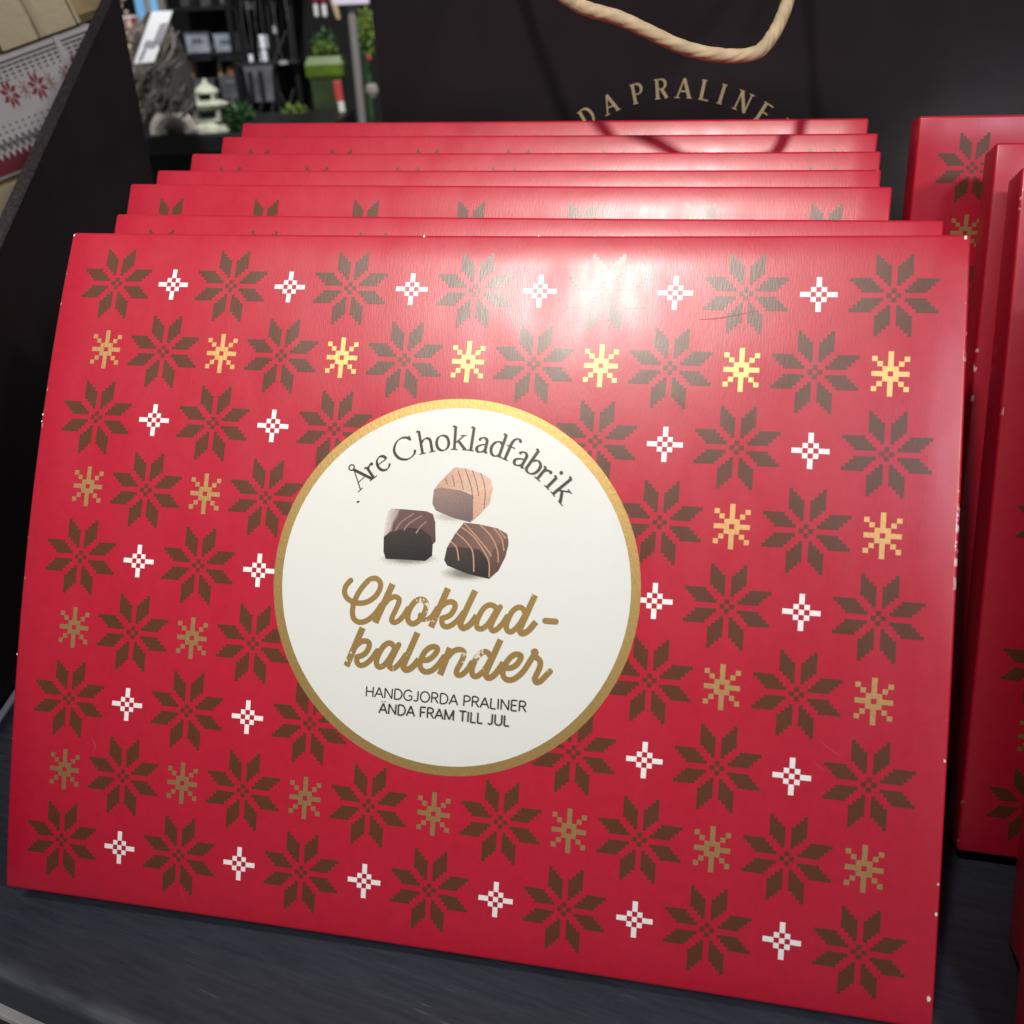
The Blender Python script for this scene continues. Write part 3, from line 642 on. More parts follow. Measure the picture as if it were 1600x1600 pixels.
# small print on the left flank
fl_v = []; fl_f = []
rng = random.Random(3)
for i in range(46):
    z = 0.02 + i * 0.0052; 
    for q in range(rng.choice((1, 2, 2, 3))):
        y = -0.008 - q * 0.0042 - rng.random() * 0.001; L_ = 0.0012 + rng.random() * 0.0016; n0 = len(fl_v)
        zz = z + rng.random() * 0.001; x = -HU * A - 0.00008
        fl_v += [(x, y, zz), (x, y - L_ * 0.7, zz + L_ * 0.6), (x, y - L_ * 0.7 - 0.00025, zz + L_ * 0.6 + 0.0003), (x, y - 0.00025, zz + 0.0003)]
        fl_f.append((n0, n0 + 1, n0 + 2, n0 + 3))
for i, (pz, lb) in enumerate(zip(RIGHT, ORR)):
    o = back if i == 0 else copy_tree(back, None, lambda ch: ch.name.split('.')[0] != 'flank_print')
    pose(o, *pz, 0.0015); tag(o, lb, 'box', GR)
    obj('flank_print', fl_v, fl_f, mat('flank_ink', (0.42, 0.30, 0.28), 0.6), o)

# ------------------------------------------------------------------ dark paper bag behind the stack
BY = R(-5.0); BN = Vector((-math.sin(BY), math.cos(BY), 0)); BU = Vector((math.cos(BY), math.sin(BY), 0)); B0 = Vector((0.0, 0.392, 0.0))
def bagp(px, py): P = on_plane(px, py, B0, BN); return ((P - B0).dot(BU), P.z)
M_BAG = mat('bag_paper', (0.0098, 0.0062, 0.0086), 0.42, spec=0.4, noise=(14, 0.25), bump=(60, 0.25))
bag = empty('paper_bag', B0, (0, 0, BY))
tag(bag, 'dark aubergine paper carrier bag with gold lettering and rope handle', 'bag')
bx0 = bagp(590, 100)[0]; bx1 = bx0 + 0.405; BH = 0.47; BD = 0.11
cr0, cr1 = bagp(1620, 45), bagp(1400, 205)
bm = bmesh.new(); nx, nz = 60, 60
def bag_front(x, z):
    """distance of the front panel out of its plane: soft folds and one slanting crease"""
    f = 0.0018 * math.sin(x * 19 + z * 7) * math.sin(z * 11 + 1.0) + 0.0012 * math.sin(x * 41 - z * 23)
    d = ((x - cr0[0]) * (cr1[1] - cr0[1]) - (z - cr0[1]) * (cr1[0] - cr0[0])) / math.hypot(cr1[0] - cr0[0], cr1[1] - cr0[1])
    d = -d; w = 1 / (1 + math.exp(-(x - 0.13) / 0.02))
    f += w * (0.012 * math.log(1 + math.exp(d / 0.012)) * 0.6)
    return -f
G = [[bm.verts.new((bx0 + (bx1 - bx0) * i / nx, bag_front(bx0 + (bx1 - bx0) * i / nx, BH * j / nz) * min(1.0, 6 * min(i / nx, 1 - i / nx) + 0.0), BH * j / nz)) for i in range(nx + 1)] for j in range(nz + 1)]
for j in range(nz):
    for i in range(nx): bm.faces.new((G[j][i], G[j][i + 1], G[j + 1][i + 1], G[j + 1][i]))
front_panel = bm_obj('front_panel', bm, M_BAG, bag, True)
def quad_panel(name, pts, m, parent): return obj(name, pts, [(0, 1, 2, 3)] if len(pts) == 4 else [(0, 1, 2, 3), (3, 2, 4, 5)], m, parent)
xm = 0.02
quad_panel('left_gusset', [(bx0, 0, 0), (bx0, 0, BH), (bx0 + xm, BD / 2, BH), (bx0 + xm, BD / 2, 0), (bx0, BD, BH), (bx0, BD, 0)], M_BAG, bag)
quad_panel('right_gusset', [(bx1, 0, 0), (bx1, 0, BH), (bx1 - xm, BD / 2, BH), (bx1 - xm, BD / 2, 0), (bx1, BD, BH), (bx1, BD, 0)], M_BAG, bag)
quad_panel('back_panel', [(bx0, BD, 0), (bx1, BD, 0), (bx1, BD, BH), (bx0, BD, BH)], M_BAG, bag)
quad_panel('bottom', [(bx0, 0, 0.001), (bx1, 0, 0.001), (bx1, BD, 0.001), (bx0, BD, 0.001)], M_BAG, bag)
class Flat:
    def p(s, X, Y, h=0.0):
        edge = min(1.0, 6 * min((X - bx0) / (bx1 - bx0), (bx1 - X) / (bx1 - bx0)))
        return (X, bag_front(X, Y) * edge - 0.0006 - h, Y)
tx = Print(Flat(), 0.0)
base = [('D', 255, 768), ('A', 398, 716), ('P', 560, 645), ('R', 700, 612), ('A', 832, 606), ('L', 962, 617), ('I', 1056, 646), ('N', 1178, 696), ('E', 1305, 760)]
pts = [bagp(860 + x / 4, y / 4) for _, x, y in base]
Am = np.array([[2 * x, 2 * z, 1] for x, z in pts]); bv = np.array([x * x + z * z for x, z in pts])
sx, sz, sk = np.linalg.lstsq(Am, bv, rcond=None)[0]; rad = math.sqrt(sk + sx * sx + sz * sz)
angs = [math.atan2(x - sx, z - sz) for x, z in pts]
CH = 0.0107
def bag_letter(ch, ang, r0):
    w = CAP[ch][0]
    def place(gx, gy):
        g = (gx - w / 2) * CH; hgt = gy * CH
        return (sx + r0 * math.sin(ang) + g * math.cos(ang) + hgt * math.sin(ang), sz + r0 * math.cos(ang) - g * math.sin(ang) + hgt * math.cos(ang))
    caps_text(tx, ch, place, serif=True, scale=CH)
for (ch, _, _), a in zip(base, angs): bag_letter(ch, a, rad)
step = angs[1] - angs[0]
for q, ch in enumerate('ROJGDNAH'): bag_letter(ch, angs[0] - step * (q + 1) * 1.02, rad)
bag_letter('R', angs[-1] + step, rad)
tx.build('gold_lettering', mat('bag_gold_ink', (0.40, 0.31, 0.17), 0.45, metal=0.1, noise=(500, 0.1)), front_panel)
# twisted paper rope handle drooping in front of the panel
hp = [(770, -150, 0.02), (800, -70, 0.07), (850, -28, 0.11), (905, 8, 0.14), (965, 28, 0.15), (1020, 52, 0.155), (1065, 73, 0.155), (1105, 84, 0.155), (1150, 87, 0.15), (1185, 80, 0.145), (1208, 55, 0.135), (1224, 20, 0.12), (1236, -20, 0.10), (1245, -80, 0.05), (1250, -150, 0.01)]
P = []
for px, py, off in hp:
    P.append(on_plane(px, py, B0 - BN * off, BN))
P = [Vector(q) for q in smooth([tuple(p) for p in P], 14)]
bmr = bmesh.new(); seg = 30; rings = []; tw = 0.0; prev = None
for i, p in enumerate(P):
    tng = (P[min(i + 1, len(P) - 1)] - P[max(i - 1, 0)]).normalized()
    a = tng.cross(Vector((0.2, 1, 0.1))).normalized(); b = tng.cross(a).normalized()
    if prev is not None: tw += (p - prev).length * 150
    prev = p; ring = []
    for k in range(seg):
        t = 2 * math.pi * k / seg
        r = 0.0031 * (1.0 + 0.18 * max(0.0, 1 - i / 75)) * (1 - 0.10 * abs(math.sin((t + tw) * 2.5)) ** 8 - 0.06 * abs(math.sin((t + tw * 1.07) * 3.5 + 1)) ** 10 + 0.05 * math.sin(t + tw))
        ring.append(bmr.verts.new(bag.matrix_world.inverted() @ p + Vector((0, 0, 0)) if False else p + (a * math.cos(t) + b * math.sin(t)) * r))
    rings.append(ring)
for i in range(len(rings) - 1):
    for k in range(seg): bmr.faces.new((rings[i][k], rings[i][(k + 1) % seg], rings[i + 1][(k + 1) % seg], rings[i + 1][k]))
bmr.faces.new(rings[0][::-1]); bmr.faces.new(rings[-1])
inv = (Matrix.Translation(B0) @ Matrix.Rotation(BY, 4, 'Z')).inverted()
bmesh.ops.transform(bmr, matrix=inv, verts=bmr.verts)
bm_obj('rope_handle', bmr, mat('paper_rope', (0.44, 0.33, 0.20), 0.8, noise=(120, 0.18), bump=(300, 0.5)), bag, True)

# ------------------------------------------------------------------ slanted display side panel
PD = Vector((-0.235, 0.972, 0)).normalized(); PN = Vector((0.972, 0.235, 0)).normalized(); P0 = Vector((-0.277, 0.10, 0))
PYAW = math.atan2(PD.y, PD.x)
def panp(px, py, off=0.0):
    P = on_plane(px, py, P0 - PN * off, PN); return ((P - P0).dot(PD), P.z)
M_PAN = mat('brown_laminate', (0.0230, 0.0112, 0.0135), 0.6, spec=0.25, noise=(18, 0.3), bump=(90, 0.3))
def edge_mat():
    m = mat('worn_panel_edge', (0.06, 0.04, 0.036), 0.7)
    nt = m.node_tree; N = nt.nodes; tc = N.new('ShaderNodeTexCoord'); t = N.new('ShaderNodeTexNoise'); t.inputs['Scale'].default_value = 420; t.inputs['Detail'].default_value = 6
    nt.links.new(tc.outputs['Object'], t.inputs['Vector']); r = N.new('ShaderNodeValToRGB'); r.color_ramp.elements[0].position = 0.45; r.color_ramp.elements[1].position = 0.72
    r.color_ramp.elements[0].color = (0.028, 0.018, 0.019, 1); r.color_ramp.elements[1].color = (0.070, 0.052, 0.054, 1)
    nt.links.new(t.outputs['Fac'], r.inputs[0]); nt.links.new(r.outputs[0], N['Principled BSDF'].inputs['Base Color'])
    return m
panel = empty('shop_display', P0, (0, 0, PYAW)); tag(panel, 'dark brown shop display on the left with slanted worn top edge', 'display')
sb = panp(213, 140)[0]; f0 = panp(0, 392); f2 = panp(176, 0)
slope = (f2[1] - f0[1]) / (f2[0] - f0[0])
ztop = 0.42; s_top = f2[0] + (ztop - f2[1]) / slope
if s_top > sb - 0.004: s_top = sb - 0.004; ztop = f2[1] + slope * (s_top - f2[0])
s_bot = f0[0] - (f0[1] - 0.03) / slope
prof = [(s_bot, 0.0), (sb, 0.0), (sb, ztop), (s_top, ztop), (s_bot, 0.03)]
th = 0.008
vv = [(s, 0.0, z) for s, z in prof] + [(s, th, z) for s, z in prof]      # local +y points away from the boxes
n = len(prof)
obj('board', vv, [tuple(range(n)), tuple(range(2 * n - 1, n - 1, -1))] + [(i, i + n, (i + 1) % n + n, (i + 1) % n) for i in range(n)], M_PAN, panel)
bm = bmesh.new()
a = Vector((s_bot, th / 2, 0.031)); b = Vector((s_top, th / 2, ztop + 0.001)); dirv = (b - a).normalized(); nrm = Vector((-dirv.z, 0, dirv.x))
q = []
for e in (a, b):
    for sy, h in ((-1, 0.0), (-0.75, 0.0012), (0.75, 0.0012), (1, 0.0)): q.append(bm.verts.new(e + Vector((0, sy * (th / 2 + 0.0004), 0)) + nrm * h))
for k in range(3): bm.faces.new((q[k], q[k + 1], q[k + 5], q[k + 4]))
bm.faces.new(q[:4][::-1]); bm.faces.new(q[4:])
bm_obj('worn_edge', bm, edge_mat(), panel)
bm = bmesh.new(); add_box(bm, (0.16, -0.003, 0.001), (0.62, 0.0035, 0.002), bev=0.0004)
bm_obj('base_strip', bm, mat('strip_white', (0.8, 0.82, 0.85), 0.4), panel)

# ------------------------------------------------------------------ gift boxes in the next compartment
# the pile faces the shopper and lies a little askew
gd = ray(80, 150); gn = Vector((gd.x, gd.y, 0)).normalized(); gs = Vector((gn.y, -gn.x, 0))
GM = Matrix.Identity(4); gorg = at_depth(70, 165, 0.88); TILT = R(16)
gsx = gs * math.cos(TILT) + Vector((0, 0, 1)) * math.sin(TILT); gzz = Vector((0, 0, 1)) * math.cos(TILT) - gs * math.sin(TILT)
for i in range(3): GM[i][0] = gsx[i]; GM[i][1] = gn[i]; GM[i][2] = gzz[i]; GM[i][3] = gorg[i]
GMI = GM.inverted()
def gp(px, py):
    q = GMI @ on_plane(px, py, gorg, gn); return (q.x, q.z)
def gift(name, s0, s1, z0, z1, m, label):
    e = empty(name, (0, 0, 0)); e.matrix_world = GM @ Matrix.Translation((s0, 0, z0)); tag(e, label, 'gift box')
    bm = bmesh.new(); add_box(bm, ((s1 - s0) / 2, 0.025, (z1 - z0) / 2), (s1 - s0, 0.05, z1 - z0), bev=0.006)
    o = bm_obj('box', bm, m, e); return e
tl, bl, brr = gp(0, 75), gp(0, 285), gp(40, 271)
zt, zb = (tl[1] + gp(150, 40)[1]) / 2, (bl[1] + brr[1]) / 2
S0, S1 = bl[0] - 0.10, gp(148, 42)[0]
M_GW = mat('white_wrap', (0.62, 0.57, 0.56), 0.55, noise=(90, 0.05), bump=(120, 0.15))
M_GG = mat('gold_wrap', (0.50, 0.38, 0.19), 0.28, metal=0.6, noise=(26, 0.25), bump=(40, 1.0))
M_GR = mat('gold_ribbon', (0.68, 0.56, 0.36), 0.30, metal=0.3, bump=(160, 0.3))
M_GRED = mat('print_red', (0.30, 0.012, 0.022), 0.5); M_GGREY = mat('print_grey', (0.13, 0.10, 0.10), 0.5); M_GTAN = mat('print_tan', (0.36, 0.20, 0.12), 0.5); M_GDRED = mat('print_dark_red', (0.20, 0.010, 0.02), 0.5)
gw = gift('gift_box', S0, S1, zb, zt, M_GW, 'white gift box with red snowflake stars and zigzag bands behind the panel')
class GF:
    def p(s, X, Y, h=0.0): return (X - S0, -0.0004 - h, Y - zb)
def gpr(): return Print(GF(), 0.0)
Hh = zt - zb
gbox = [c for c in bpy.data.objects if c.parent == gw][0]
red = gpr(); tan = gpr(); grey = gpr(); dk = gpr()
band = 0.16 * Hh
dk.rect(S0 + 0.004, zb + 0.004, S1 - 0.004, zb + band)
pit = 0.0056; x = S0 + 0.005
while x < S1 - pit - 0.005:
    dk.poly([(x, zb + band), (x + pit, zb + band), (x + pit / 2, zb + band + pit * 1.25)])
    for lv, c in ((0.10, 0), (0.17, 0), (0.24, 0)):
        z0 = zb + band + pit * 1.25 + lv * Hh * 0.35 - 0.004
        grey.ribbon([(x, z0), (x + pit / 2, z0 + pit), (x + pit, z0)], 0.0009, caps='flat')
    for kk in range(3):
        zz = zb + band + pit * 2.6 + kk * 0.0042 * Hh / 0.08; grey.rect(x + pit / 2 - 0.0008, zz, x + pit / 2 + 0.0008, zz + 0.0016)
    for kk in range(5):
        zz = zt - 0.006 - kk * 0.0034; hw = pit * 0.42 * (1 - kk / 5.5)
        for qq in range(5 - kk): xx = x + pit / 2 + (qq - (4 - kk) / 2) * pit / 5; grey.rect(xx - 0.0008, zz - 0.0008, xx + 0.0008, zz + 0.0008)
    x += pit
def gstar(pr, cx, cz, s):
    for q in range(8):
        a = q * math.pi / 4 + math.pi / 8
        for_ = [(0.12, 0), (0.55, 0.2), (1.0, 0.0), (0.55, -0.16)]
        pr.poly([(cx + 0.6 * s * (u * math.cos(a) - w * math.sin(a)), cz + s * (u * math.sin(a) + w * math.cos(a))) for u, w in for_])
for px, py, kind in ((16, 147, 0), (59, 134, 0), (117, 108, 0)):
    s_, z_ = gp(px, py); red = gpr(); gstar(red, s_, z_, 0.0132); red.build('red_star', M_GRED, gbox)
for px, py in ((39, 140), (78, 127), (102, 117)):
    s_, z_ = gp(px, py)
    for a in range(4): tan.ribbon([(s_ - 0.0048 * math.cos(a * math.pi / 4 + 0.2), z_ - 0.008 * math.sin(a * math.pi / 4 + 0.2)), (s_ + 0.0048 * math.cos(a * math.pi / 4 + 0.2), z_ + 0.008 * math.sin(a * math.pi / 4 + 0.2))], 0.0009, caps='flat')
sm_ = gp(59, 134)[0] - gp(16, 147)[0]
for q in range(1, 4): red = gpr(); gstar(red, gp(16, 147)[0] - sm_ * q, gp(16, 147)[1] , 0.0132); red.build('red_star', M_GRED, gbox)
for nm, pr, m in (('tan_star_print', tan, M_GTAN), ('zigzag_print', grey, M_GGREY), ('red_band_print', dk, M_GDRED)): pr.build(nm, m, gbox)
bm = bmesh.new(); sA, zA = gp(84, 70); 
add_box(bm, (sA - S0 + 0.004, -0.0009, Hh / 2), (0.0042, 0.0006, Hh * 0.98)); bm_obj('white_ribbon', bm, mat('white_ribbon', (0.62, 0.60, 0.58), 0.35), gw)
gt = gift('gift_box', S0 - 0.01, S1 + 0.03, zt + 0.001, zt + 0.055, M_GG, 'gold wrapped gift box with ribbon lying on the white gift box')
gb = gift('gift_box', S0 - 0.02, S1 - 0.03, zb - 0.07, zb - 0.001, M_GG, 'gold wrapped gift box under the white gift box behind the panel')
for e, s_list, hh in ((gt, ((10, 20), (75, 20)), 0.053), (gb, ((8, 320),), 0.066)):
    for px, py in s_list:
        s_ = gp(px, py)[0] - (S0 - (0.01 if e is gt else 0.02)); bm = bmesh.new()
        add_box(bm, (s_, -0.0012, hh / 2), (0.034, 0.0016, hh), bev=0.0005); bm_obj('ribbon', bm, M_GR, e)
        bm = bmesh.new(); add_box(bm, (s_ + 0.0195, -0.0016, hh / 2), (0.0035, 0.0028, hh * 0.99), bev=0.001); bm_obj('ribbon_hem', bm, M_GR, e)

# ------------------------------------------------------------------ shop floor seen past the stack, out of focus
CY = math.atan2(-AX_B.y, -AX_B.x) - math.pi / 2      # heading of the view
FW = Vector((-AX_B.x, -AX_B.y, 0)).normalized(); SD = Vector((FW.y, -FW.x, 0))
def bgm(px, py, dist): return at_depth(px, py, dist)
def px2m(n, dist): return n * dist / FPX
def thing(name, px, py, dist, label, cat, group=None):
    e = empty(name, bgm(px, py, dist), (0, 0, CY)); tag(e, label, cat, group); return e
M_BLK = mat('black_metal', (0.006, 0.006, 0.0065), 0.45, spec=0.3); M_DK = mat('dark_wood', (0.006, 0.0055, 0.005), 0.7, spec=0.2)
# back wall of the shop
bm = bmesh.new(); c = bgm(400, 100, 4.6); add_box(bm, c, (5.0, 0.06, 3.4), rz=CY); w = bm_obj('wall', bm, mat('dark_wall', (0.008, 0.008, 0.0085), 0.8, noise=(3, 0.5))); tag(w, kind='structure')
# display table with the garden ornaments
D1 = 2.3
tz = bgm(290, 209, D1).z
tb = thing('display_table', 300, 209, D1, 'black table with garden ornaments behind the stack', 'table')
bm = bmesh.new(); add_box(bm, (0, 0.22, -0.02), (0.62, 0.5, 0.04), bev=0.004); bm_obj('table_top', bm, M_BLK, tb)
for sx_ in (-0.24, -0.13, 0.0, 0.26):
    bm = bmesh.new(); add_box(bm, (sx_, 0.03 if sx_ != 0 else 0.4, -0.33), (0.03, 0.03, 0.58), bev=0.003); bm_obj('leg', bm, mat('table_leg', (0.03, 0.03, 0.032), 0.4), tb)
bm = bmesh.new(); add_box(bm, (0, 0.3, -0.33), (0.58, 0.02, 0.56)); bm_obj('back_board', bm, M_BLK, tb)
# pagoda lantern
k = px2m(1, D1)
pg = thing('pagoda_lantern', 332, 207, D1 + 0.02, 'pale stone pagoda lantern ornament on the black table', 'ornament'); pg.location.z = tz + 0.0005
M_ST = mat('pale_stone', (0.40, 0.42, 0.33), 0.8, noise=(40, 0.35), bump=(80, 0.4))
def part(name, parent, m, fn):
    bm = bmesh.new(); fn(bm); return bm_obj(name, bm, m, parent)
part('base', pg, M_ST, lambda b: add_lathe(b, [(28 * k, 0), (26 * k, 8 * k), (19 * k, 12 * k), (19 * k, 16 * k)], seg=6))
part('sill', pg, M_ST, lambda b: add_box(b, (0, 0, 18 * k), (40 * k, 34 * k, 5 * k), bev=k))
for sx_ in (-1, 1):
    for sy_ in (-1, 1):
        part('pillar', pg, M_ST, lambda b: add_box(b, (sx_ * 17 * k, sy_ * 14 * k, 26 * k), (7 * k, 7 * k, 13 * k), bev=k))
        part('pillar', pg, M_ST, lambda b: add_box(b, (sx_ * 11.5 * k, sy_ * 10 * k, 50 * k), (5 * k, 5 * k, 13 * k), bev=0.7 * k))
part('lower_roof', pg, M_ST, lambda b: add_lathe(b, [(17 * k, 31 * k), (30 * k, 35 * k), (33 * k, 40 * k), (30 * k, 41.5 * k), (16 * k, 46 * k)], seg=8, rot=R(22.5)))
part('roof', pg, M_ST, lambda b: add_lathe(b, [(12 * k, 55 * k), (20 * k, 57 * k), (19 * k, 60 * k), (10 * k, 67 * k), (5 * k, 70 * k), (4 * k, 74 * k), (0.8 * k, 77 * k)], seg=8, rot=R(22.5)))
part('lamp_core', pg, mat('dark_core', (0.04, 0.05, 0.03), 0.8), lambda b: [add_box(b, (0, 6 * k, 25 * k), (26 * k, 14 * k, 13 * k)), add_box(b, (0, 4 * k, 50 * k), (16 * k, 10 * k, 12 * k))])
# carved half-round arch
ar = thing('stone_arch', 273, 207, D1 + 0.01, 'half round ribbed stone arch beside the pagoda lantern', 'ornament'); ar.location.z = tz + 0.0005
M_AR = mat('grey_stone', (0.46, 0.42, 0.38), 0.85, noise=(60, 0.3), bump=(60, 0.6))
for q, (r0, wd, dy) in enumerate(((35, 6, 0), (28.5, 5.5, -0.004), (22.5, 5, 0.0), (17, 4.5, 0.006))):
    part('rib', ar, M_AR, lambda b: add_tube(b, [(r0 * k * math.cos(R(a)), dy, 33 / 36 * r0 * k * math.sin(R(a))) for a in range(0, 181, 12)], wd * k * 0.62, 8))
part('niche', ar, mat('dark_stone', (0.05, 0.045, 0.04), 0.9), lambda b: add_tube(b, [(0, 0.0, 0), (0, 0.03, 0)], 15 * k, 20) if False else add_lathe(b, [(15 * k, 0), (13.5 * k, 7 * k), (9 * k, 12 * k), (2 * k, 14 * k)], (0, 0.012, 0), seg=16))
# pebbles between
rk = thing('rock', 312, 207, D1 + 0.0, 'small grey rock between stone arch and pagoda lantern', 'ornament'); rk.location.z = tz
def rockfn(b):
    bmesh.ops.create_icosphere(b, subdivisions=2, radius=11 * k, matrix=Matrix.Translation((0, 0, 6 * k)) @ Matrix.Diagonal((1.2, 0.8, 0.75, 1)))
    for v in b.verts: v.co += Vector((random.uniform(-1, 1), random.uniform(-1, 1), random.uniform(-1, 1))) * 1.6 * k
part('stone', rk, M_AR, rockfn)
# leafy plants
def leaves(parent, name, m, n, sx_, sy_, sz_, ls, seed, c=(0, 0, 0)):
    rg = random.Random(seed); v = []; f = []
    for q in range(n):
        while True:
            p = Vector((rg.uniform(-1, 1), rg.uniform(-1, 1), rg.uniform(-1, 1)))
            if p.length < 1: break
        p = Vector((p.x * sx_ + c[0], p.y * sy_ + c[1], p.z * sz_ + c[2])); d = Vector((rg.gauss(0, 1), rg.gauss(0, 1), rg.gauss(0.4, 1))).normalized()
        s_ = d.cross(Vector((rg.gauss(0, 1), rg.gauss(0, 1), 1))).normalized(); L_ = ls * rg.uniform(0.6, 1.3); up = d.cross(s_) * L_ * 0.15
        n0 = len(v); v += [p - d * L_, p + s_ * L_ * 0.38 + up, p + d * L_, p - s_ * L_ * 0.38 + up]; f.append((n0, n0 + 1, n0 + 2, n0 + 3))
    return obj(name, v, f, m, parent)
M_GRN = mat('dark_leaf', (0.020, 0.075, 0.018), 0.5, noise=(30, 0.5)); M_LIME = mat('lime_leaf', (0.11, 0.18, 0.014), 0.5, noise=(30, 0.4))
def stems(parent, m, n, h, spread, seed):
    rg = random.Random(seed)
    part('stem', parent, m, lambda b: [add_tube(b, [(0.2 * q, 0.2 * y, 0), (q * 0.6, y * 0.6, h * 0.5), (q, y, h)], [0.0022, 0.0018, 0.001], 6) for q, y in [(rg.uniform(-spread, spread), rg.uniform(-spread, spread) * 0.5) for _ in range(n)]])
p1 = thing('leafy_plant', 368, 207, D1 + 0.05, 'dark green leafy plant right of the pagoda lantern', 'plant'); p1.location.z = tz
leaves(p1, 'foliage', M_GRN, 420, 34 * k, 0.05, 21 * k, 0.009, 5, (0, 0, 22 * k)); stems(p1, M_GRN, 12, 34 * k, 26 * k, 2)
# twig bundle with price tag
D2 = 2.1; k2 = px2m(1, D2)
tg = thing('twig_bundle', 252, 175, D2, 'bundle of grey brown twigs with a white price tag hanging on it', 'decoration')
def twigs(b, n, seed, c0, c1):
    rg = random.Random(seed)
    for q in range(n):
        x = rg.uniform(-44, 40) * k2; z = rg.uniform(-2, 128) * k2; y = rg.uniform(-0.05, 0.06)
        if abs(x) > 46 * k2 * (1.25 - z / (190 * k2)): continue
        L_ = rg.uniform(12, 34) * k2; a = rg.gauss(0.95, 0.35); d = Vector((math.cos(a), rg.uniform(-0.4, 0.4), math.sin(a)))
        p = Vector((x, y, z)); add_tube(b, [p - d * L_ * 0.5, p + Vector((rg.gauss(0, 1.2) * k2, 0, 0)), p + d * L_ * 0.5], [1.5 * k2, 1.2 * k2, 0.6 * k2], 5)
part('twigs', tg, mat('twig_grey', (0.20, 0.17, 0.15), 0.85, noise=(22, 0.9)), lambda b: twigs(b, 340, 11, 0, 0))
part('core', tg, mat('twig_dark', (0.030, 0.025, 0.022), 0.9, noise=(60, 0.4)), lambda b: add_lathe(b, [(44 * k2, -4 * k2), (46 * k2, 40 * k2), (38 * k2, 90 * k2), (25 * k2, 125 * k2), (8 * k2, 140 * k2)], (0, 0.06, 0), seg=18, sy=0.5))
tgk = k2
pt = thing('price_tag', 240, 58, D2 - 0.16, 'slanted white price tag with grey print on the twig bundle', 'tag')
def tagq(ps, y):
    v = [((px - 240) * px2m(1, D2 - 0.16), y, -(py - 58) * px2m(1, D2 - 0.16) * 1.0) for px, py in ps]; return v
def slab(name, ps, y, t_, m, parent):
    a = tagq(ps, y); b2 = [(v[0], v[1] + t_, v[2]) for v in a]; n = len(a)
    return obj(name, a + b2, [tuple(range(n))[::-1], tuple(range(n, 2 * n))] + [(i, (i + 1) % n, (i + 1) % n + n, i + n) for i in range(n)], m, parent)
M_TAG = mat('tag_card', (0.86, 0.87, 0.9), 0.35)
pt.rotation_euler.x = R(-12); pt.scale.z = 1.02
slab('card', [(204, 94), (242, 22), (274, 22), (268, 34), (236, 93)], 0, 0.003, M_TAG, pt)
M_TP = mat('tag_print', (0.30, 0.29, 0.33), 0.5)
slab('print', [(240, 62), (253, 40), (264, 38), (247, 72)], -0.0015, 0.0012, M_TP, pt); slab('print', [(222, 72), (228, 62), (246, 64), (240, 73)], -0.0015, 0.0012, M_TP, pt); slab('print', [(212, 90), (222, 74), (227, 75), (217, 90)], -0.0015, 0.0012, M_TP, pt)
# striped blue bag and red bauble behind
D3 = 2.9; k3 = px2m(1, D3)
sb_ = thing('striped_cloth', 236, 30, D3, 'light blue and grey striped cloth hanging at the top left', 'cloth')
for q, (x0, x1, mm) in enumerate(((-19, -5, (0.16, 0.42, 0.72)), (-5, 4, (0.22, 0.20, 0.19)), (4, 16, (0.18, 0.46, 0.76)), (16, 26, (0.16, 0.14, 0.12)))):
    part('stripe', sb_, mat('stripe_%d' % q, mm, 0.7), lambda b: add_box(b, ((x0 + x1) / 2 * k3, 0.004 * (q % 2), 15 * k3), ((x1 - x0) * k3, 0.03, 62 * k3), bev=0.004))
rb = thing('red_pot', 206, 62, D3 - 0.1, 'dark red pot beside the price tag', 'pot')
part('bowl', rb, mat('dark_red_glaze', (0.17, 0.012, 0.012), 0.3), lambda b: add_lathe(b, [(9 * k3, 0), (15 * k3, 10 * k3), (17 * k3, 22 * k3), (13 * k3, 30 * k3), (11 * k3, 30 * k3)], seg=18))
part('rim', rb, M_TAG, lambda b: add_tube(b, [(13 * k3 * math.cos(R(a)), 13 * k3 * math.sin(R(a)), 31 * k3) for a in range(0, 361, 24)], 1.3 * k3, 6, False))
bd = thing('bead_garland', 196, 60, D3 - 0.25, 'string of pale wooden beads along the brown panel', 'garland')
for q in range(9):
    part('bead', bd, mat('bead_wood', (0.42, 0.33, 0.25), 0.5), lambda b: bmesh.ops.create_icosphere(b, subdivisions=2, radius=(3.2 + (q % 3)) * k3, matrix=Matrix.Translation(((-1 + q * 0.4 + (q % 2) * 8) * k3, 0, (60 - q * 9) * k3))))
# black rack with pale bins
D4 = 3.4; k4 = px2m(1, D4)
rack = thing('metal_rack', 345, 210, D4, 'black metal rack holding pale bins behind the stone ornaments', 'rack')
for x_ in (-52, 40): part('post', rack, M_BLK, lambda b: add_box(b, (x_ * k4, 0.0, 60 * k4), (8 * k4, 0.02, 420 * k4), bev=0.002, ry=R(0)))
for z_ in (48, 114, 176): part('shelf_board', rack, M_BLK, lambda b: add_box(b, (-5 * k4, 0.14, z_ * k4), (104 * k4, 0.30, 5 * k4), bev=0.002))
part('back_board', rack, M_DK, lambda b: add_box(b, (-5 * k4, 0.30, 60 * k4), (104 * k4, 0.015, 400 * k4)))
M_BIN = mat('pale_bin', (0.33, 0.36, 0.43), 0.4, noise=(25, 0.35)); M_BIN2 = mat('grey_bin', (0.085, 0.088, 0.105), 0.5, noise=(25, 0.5))
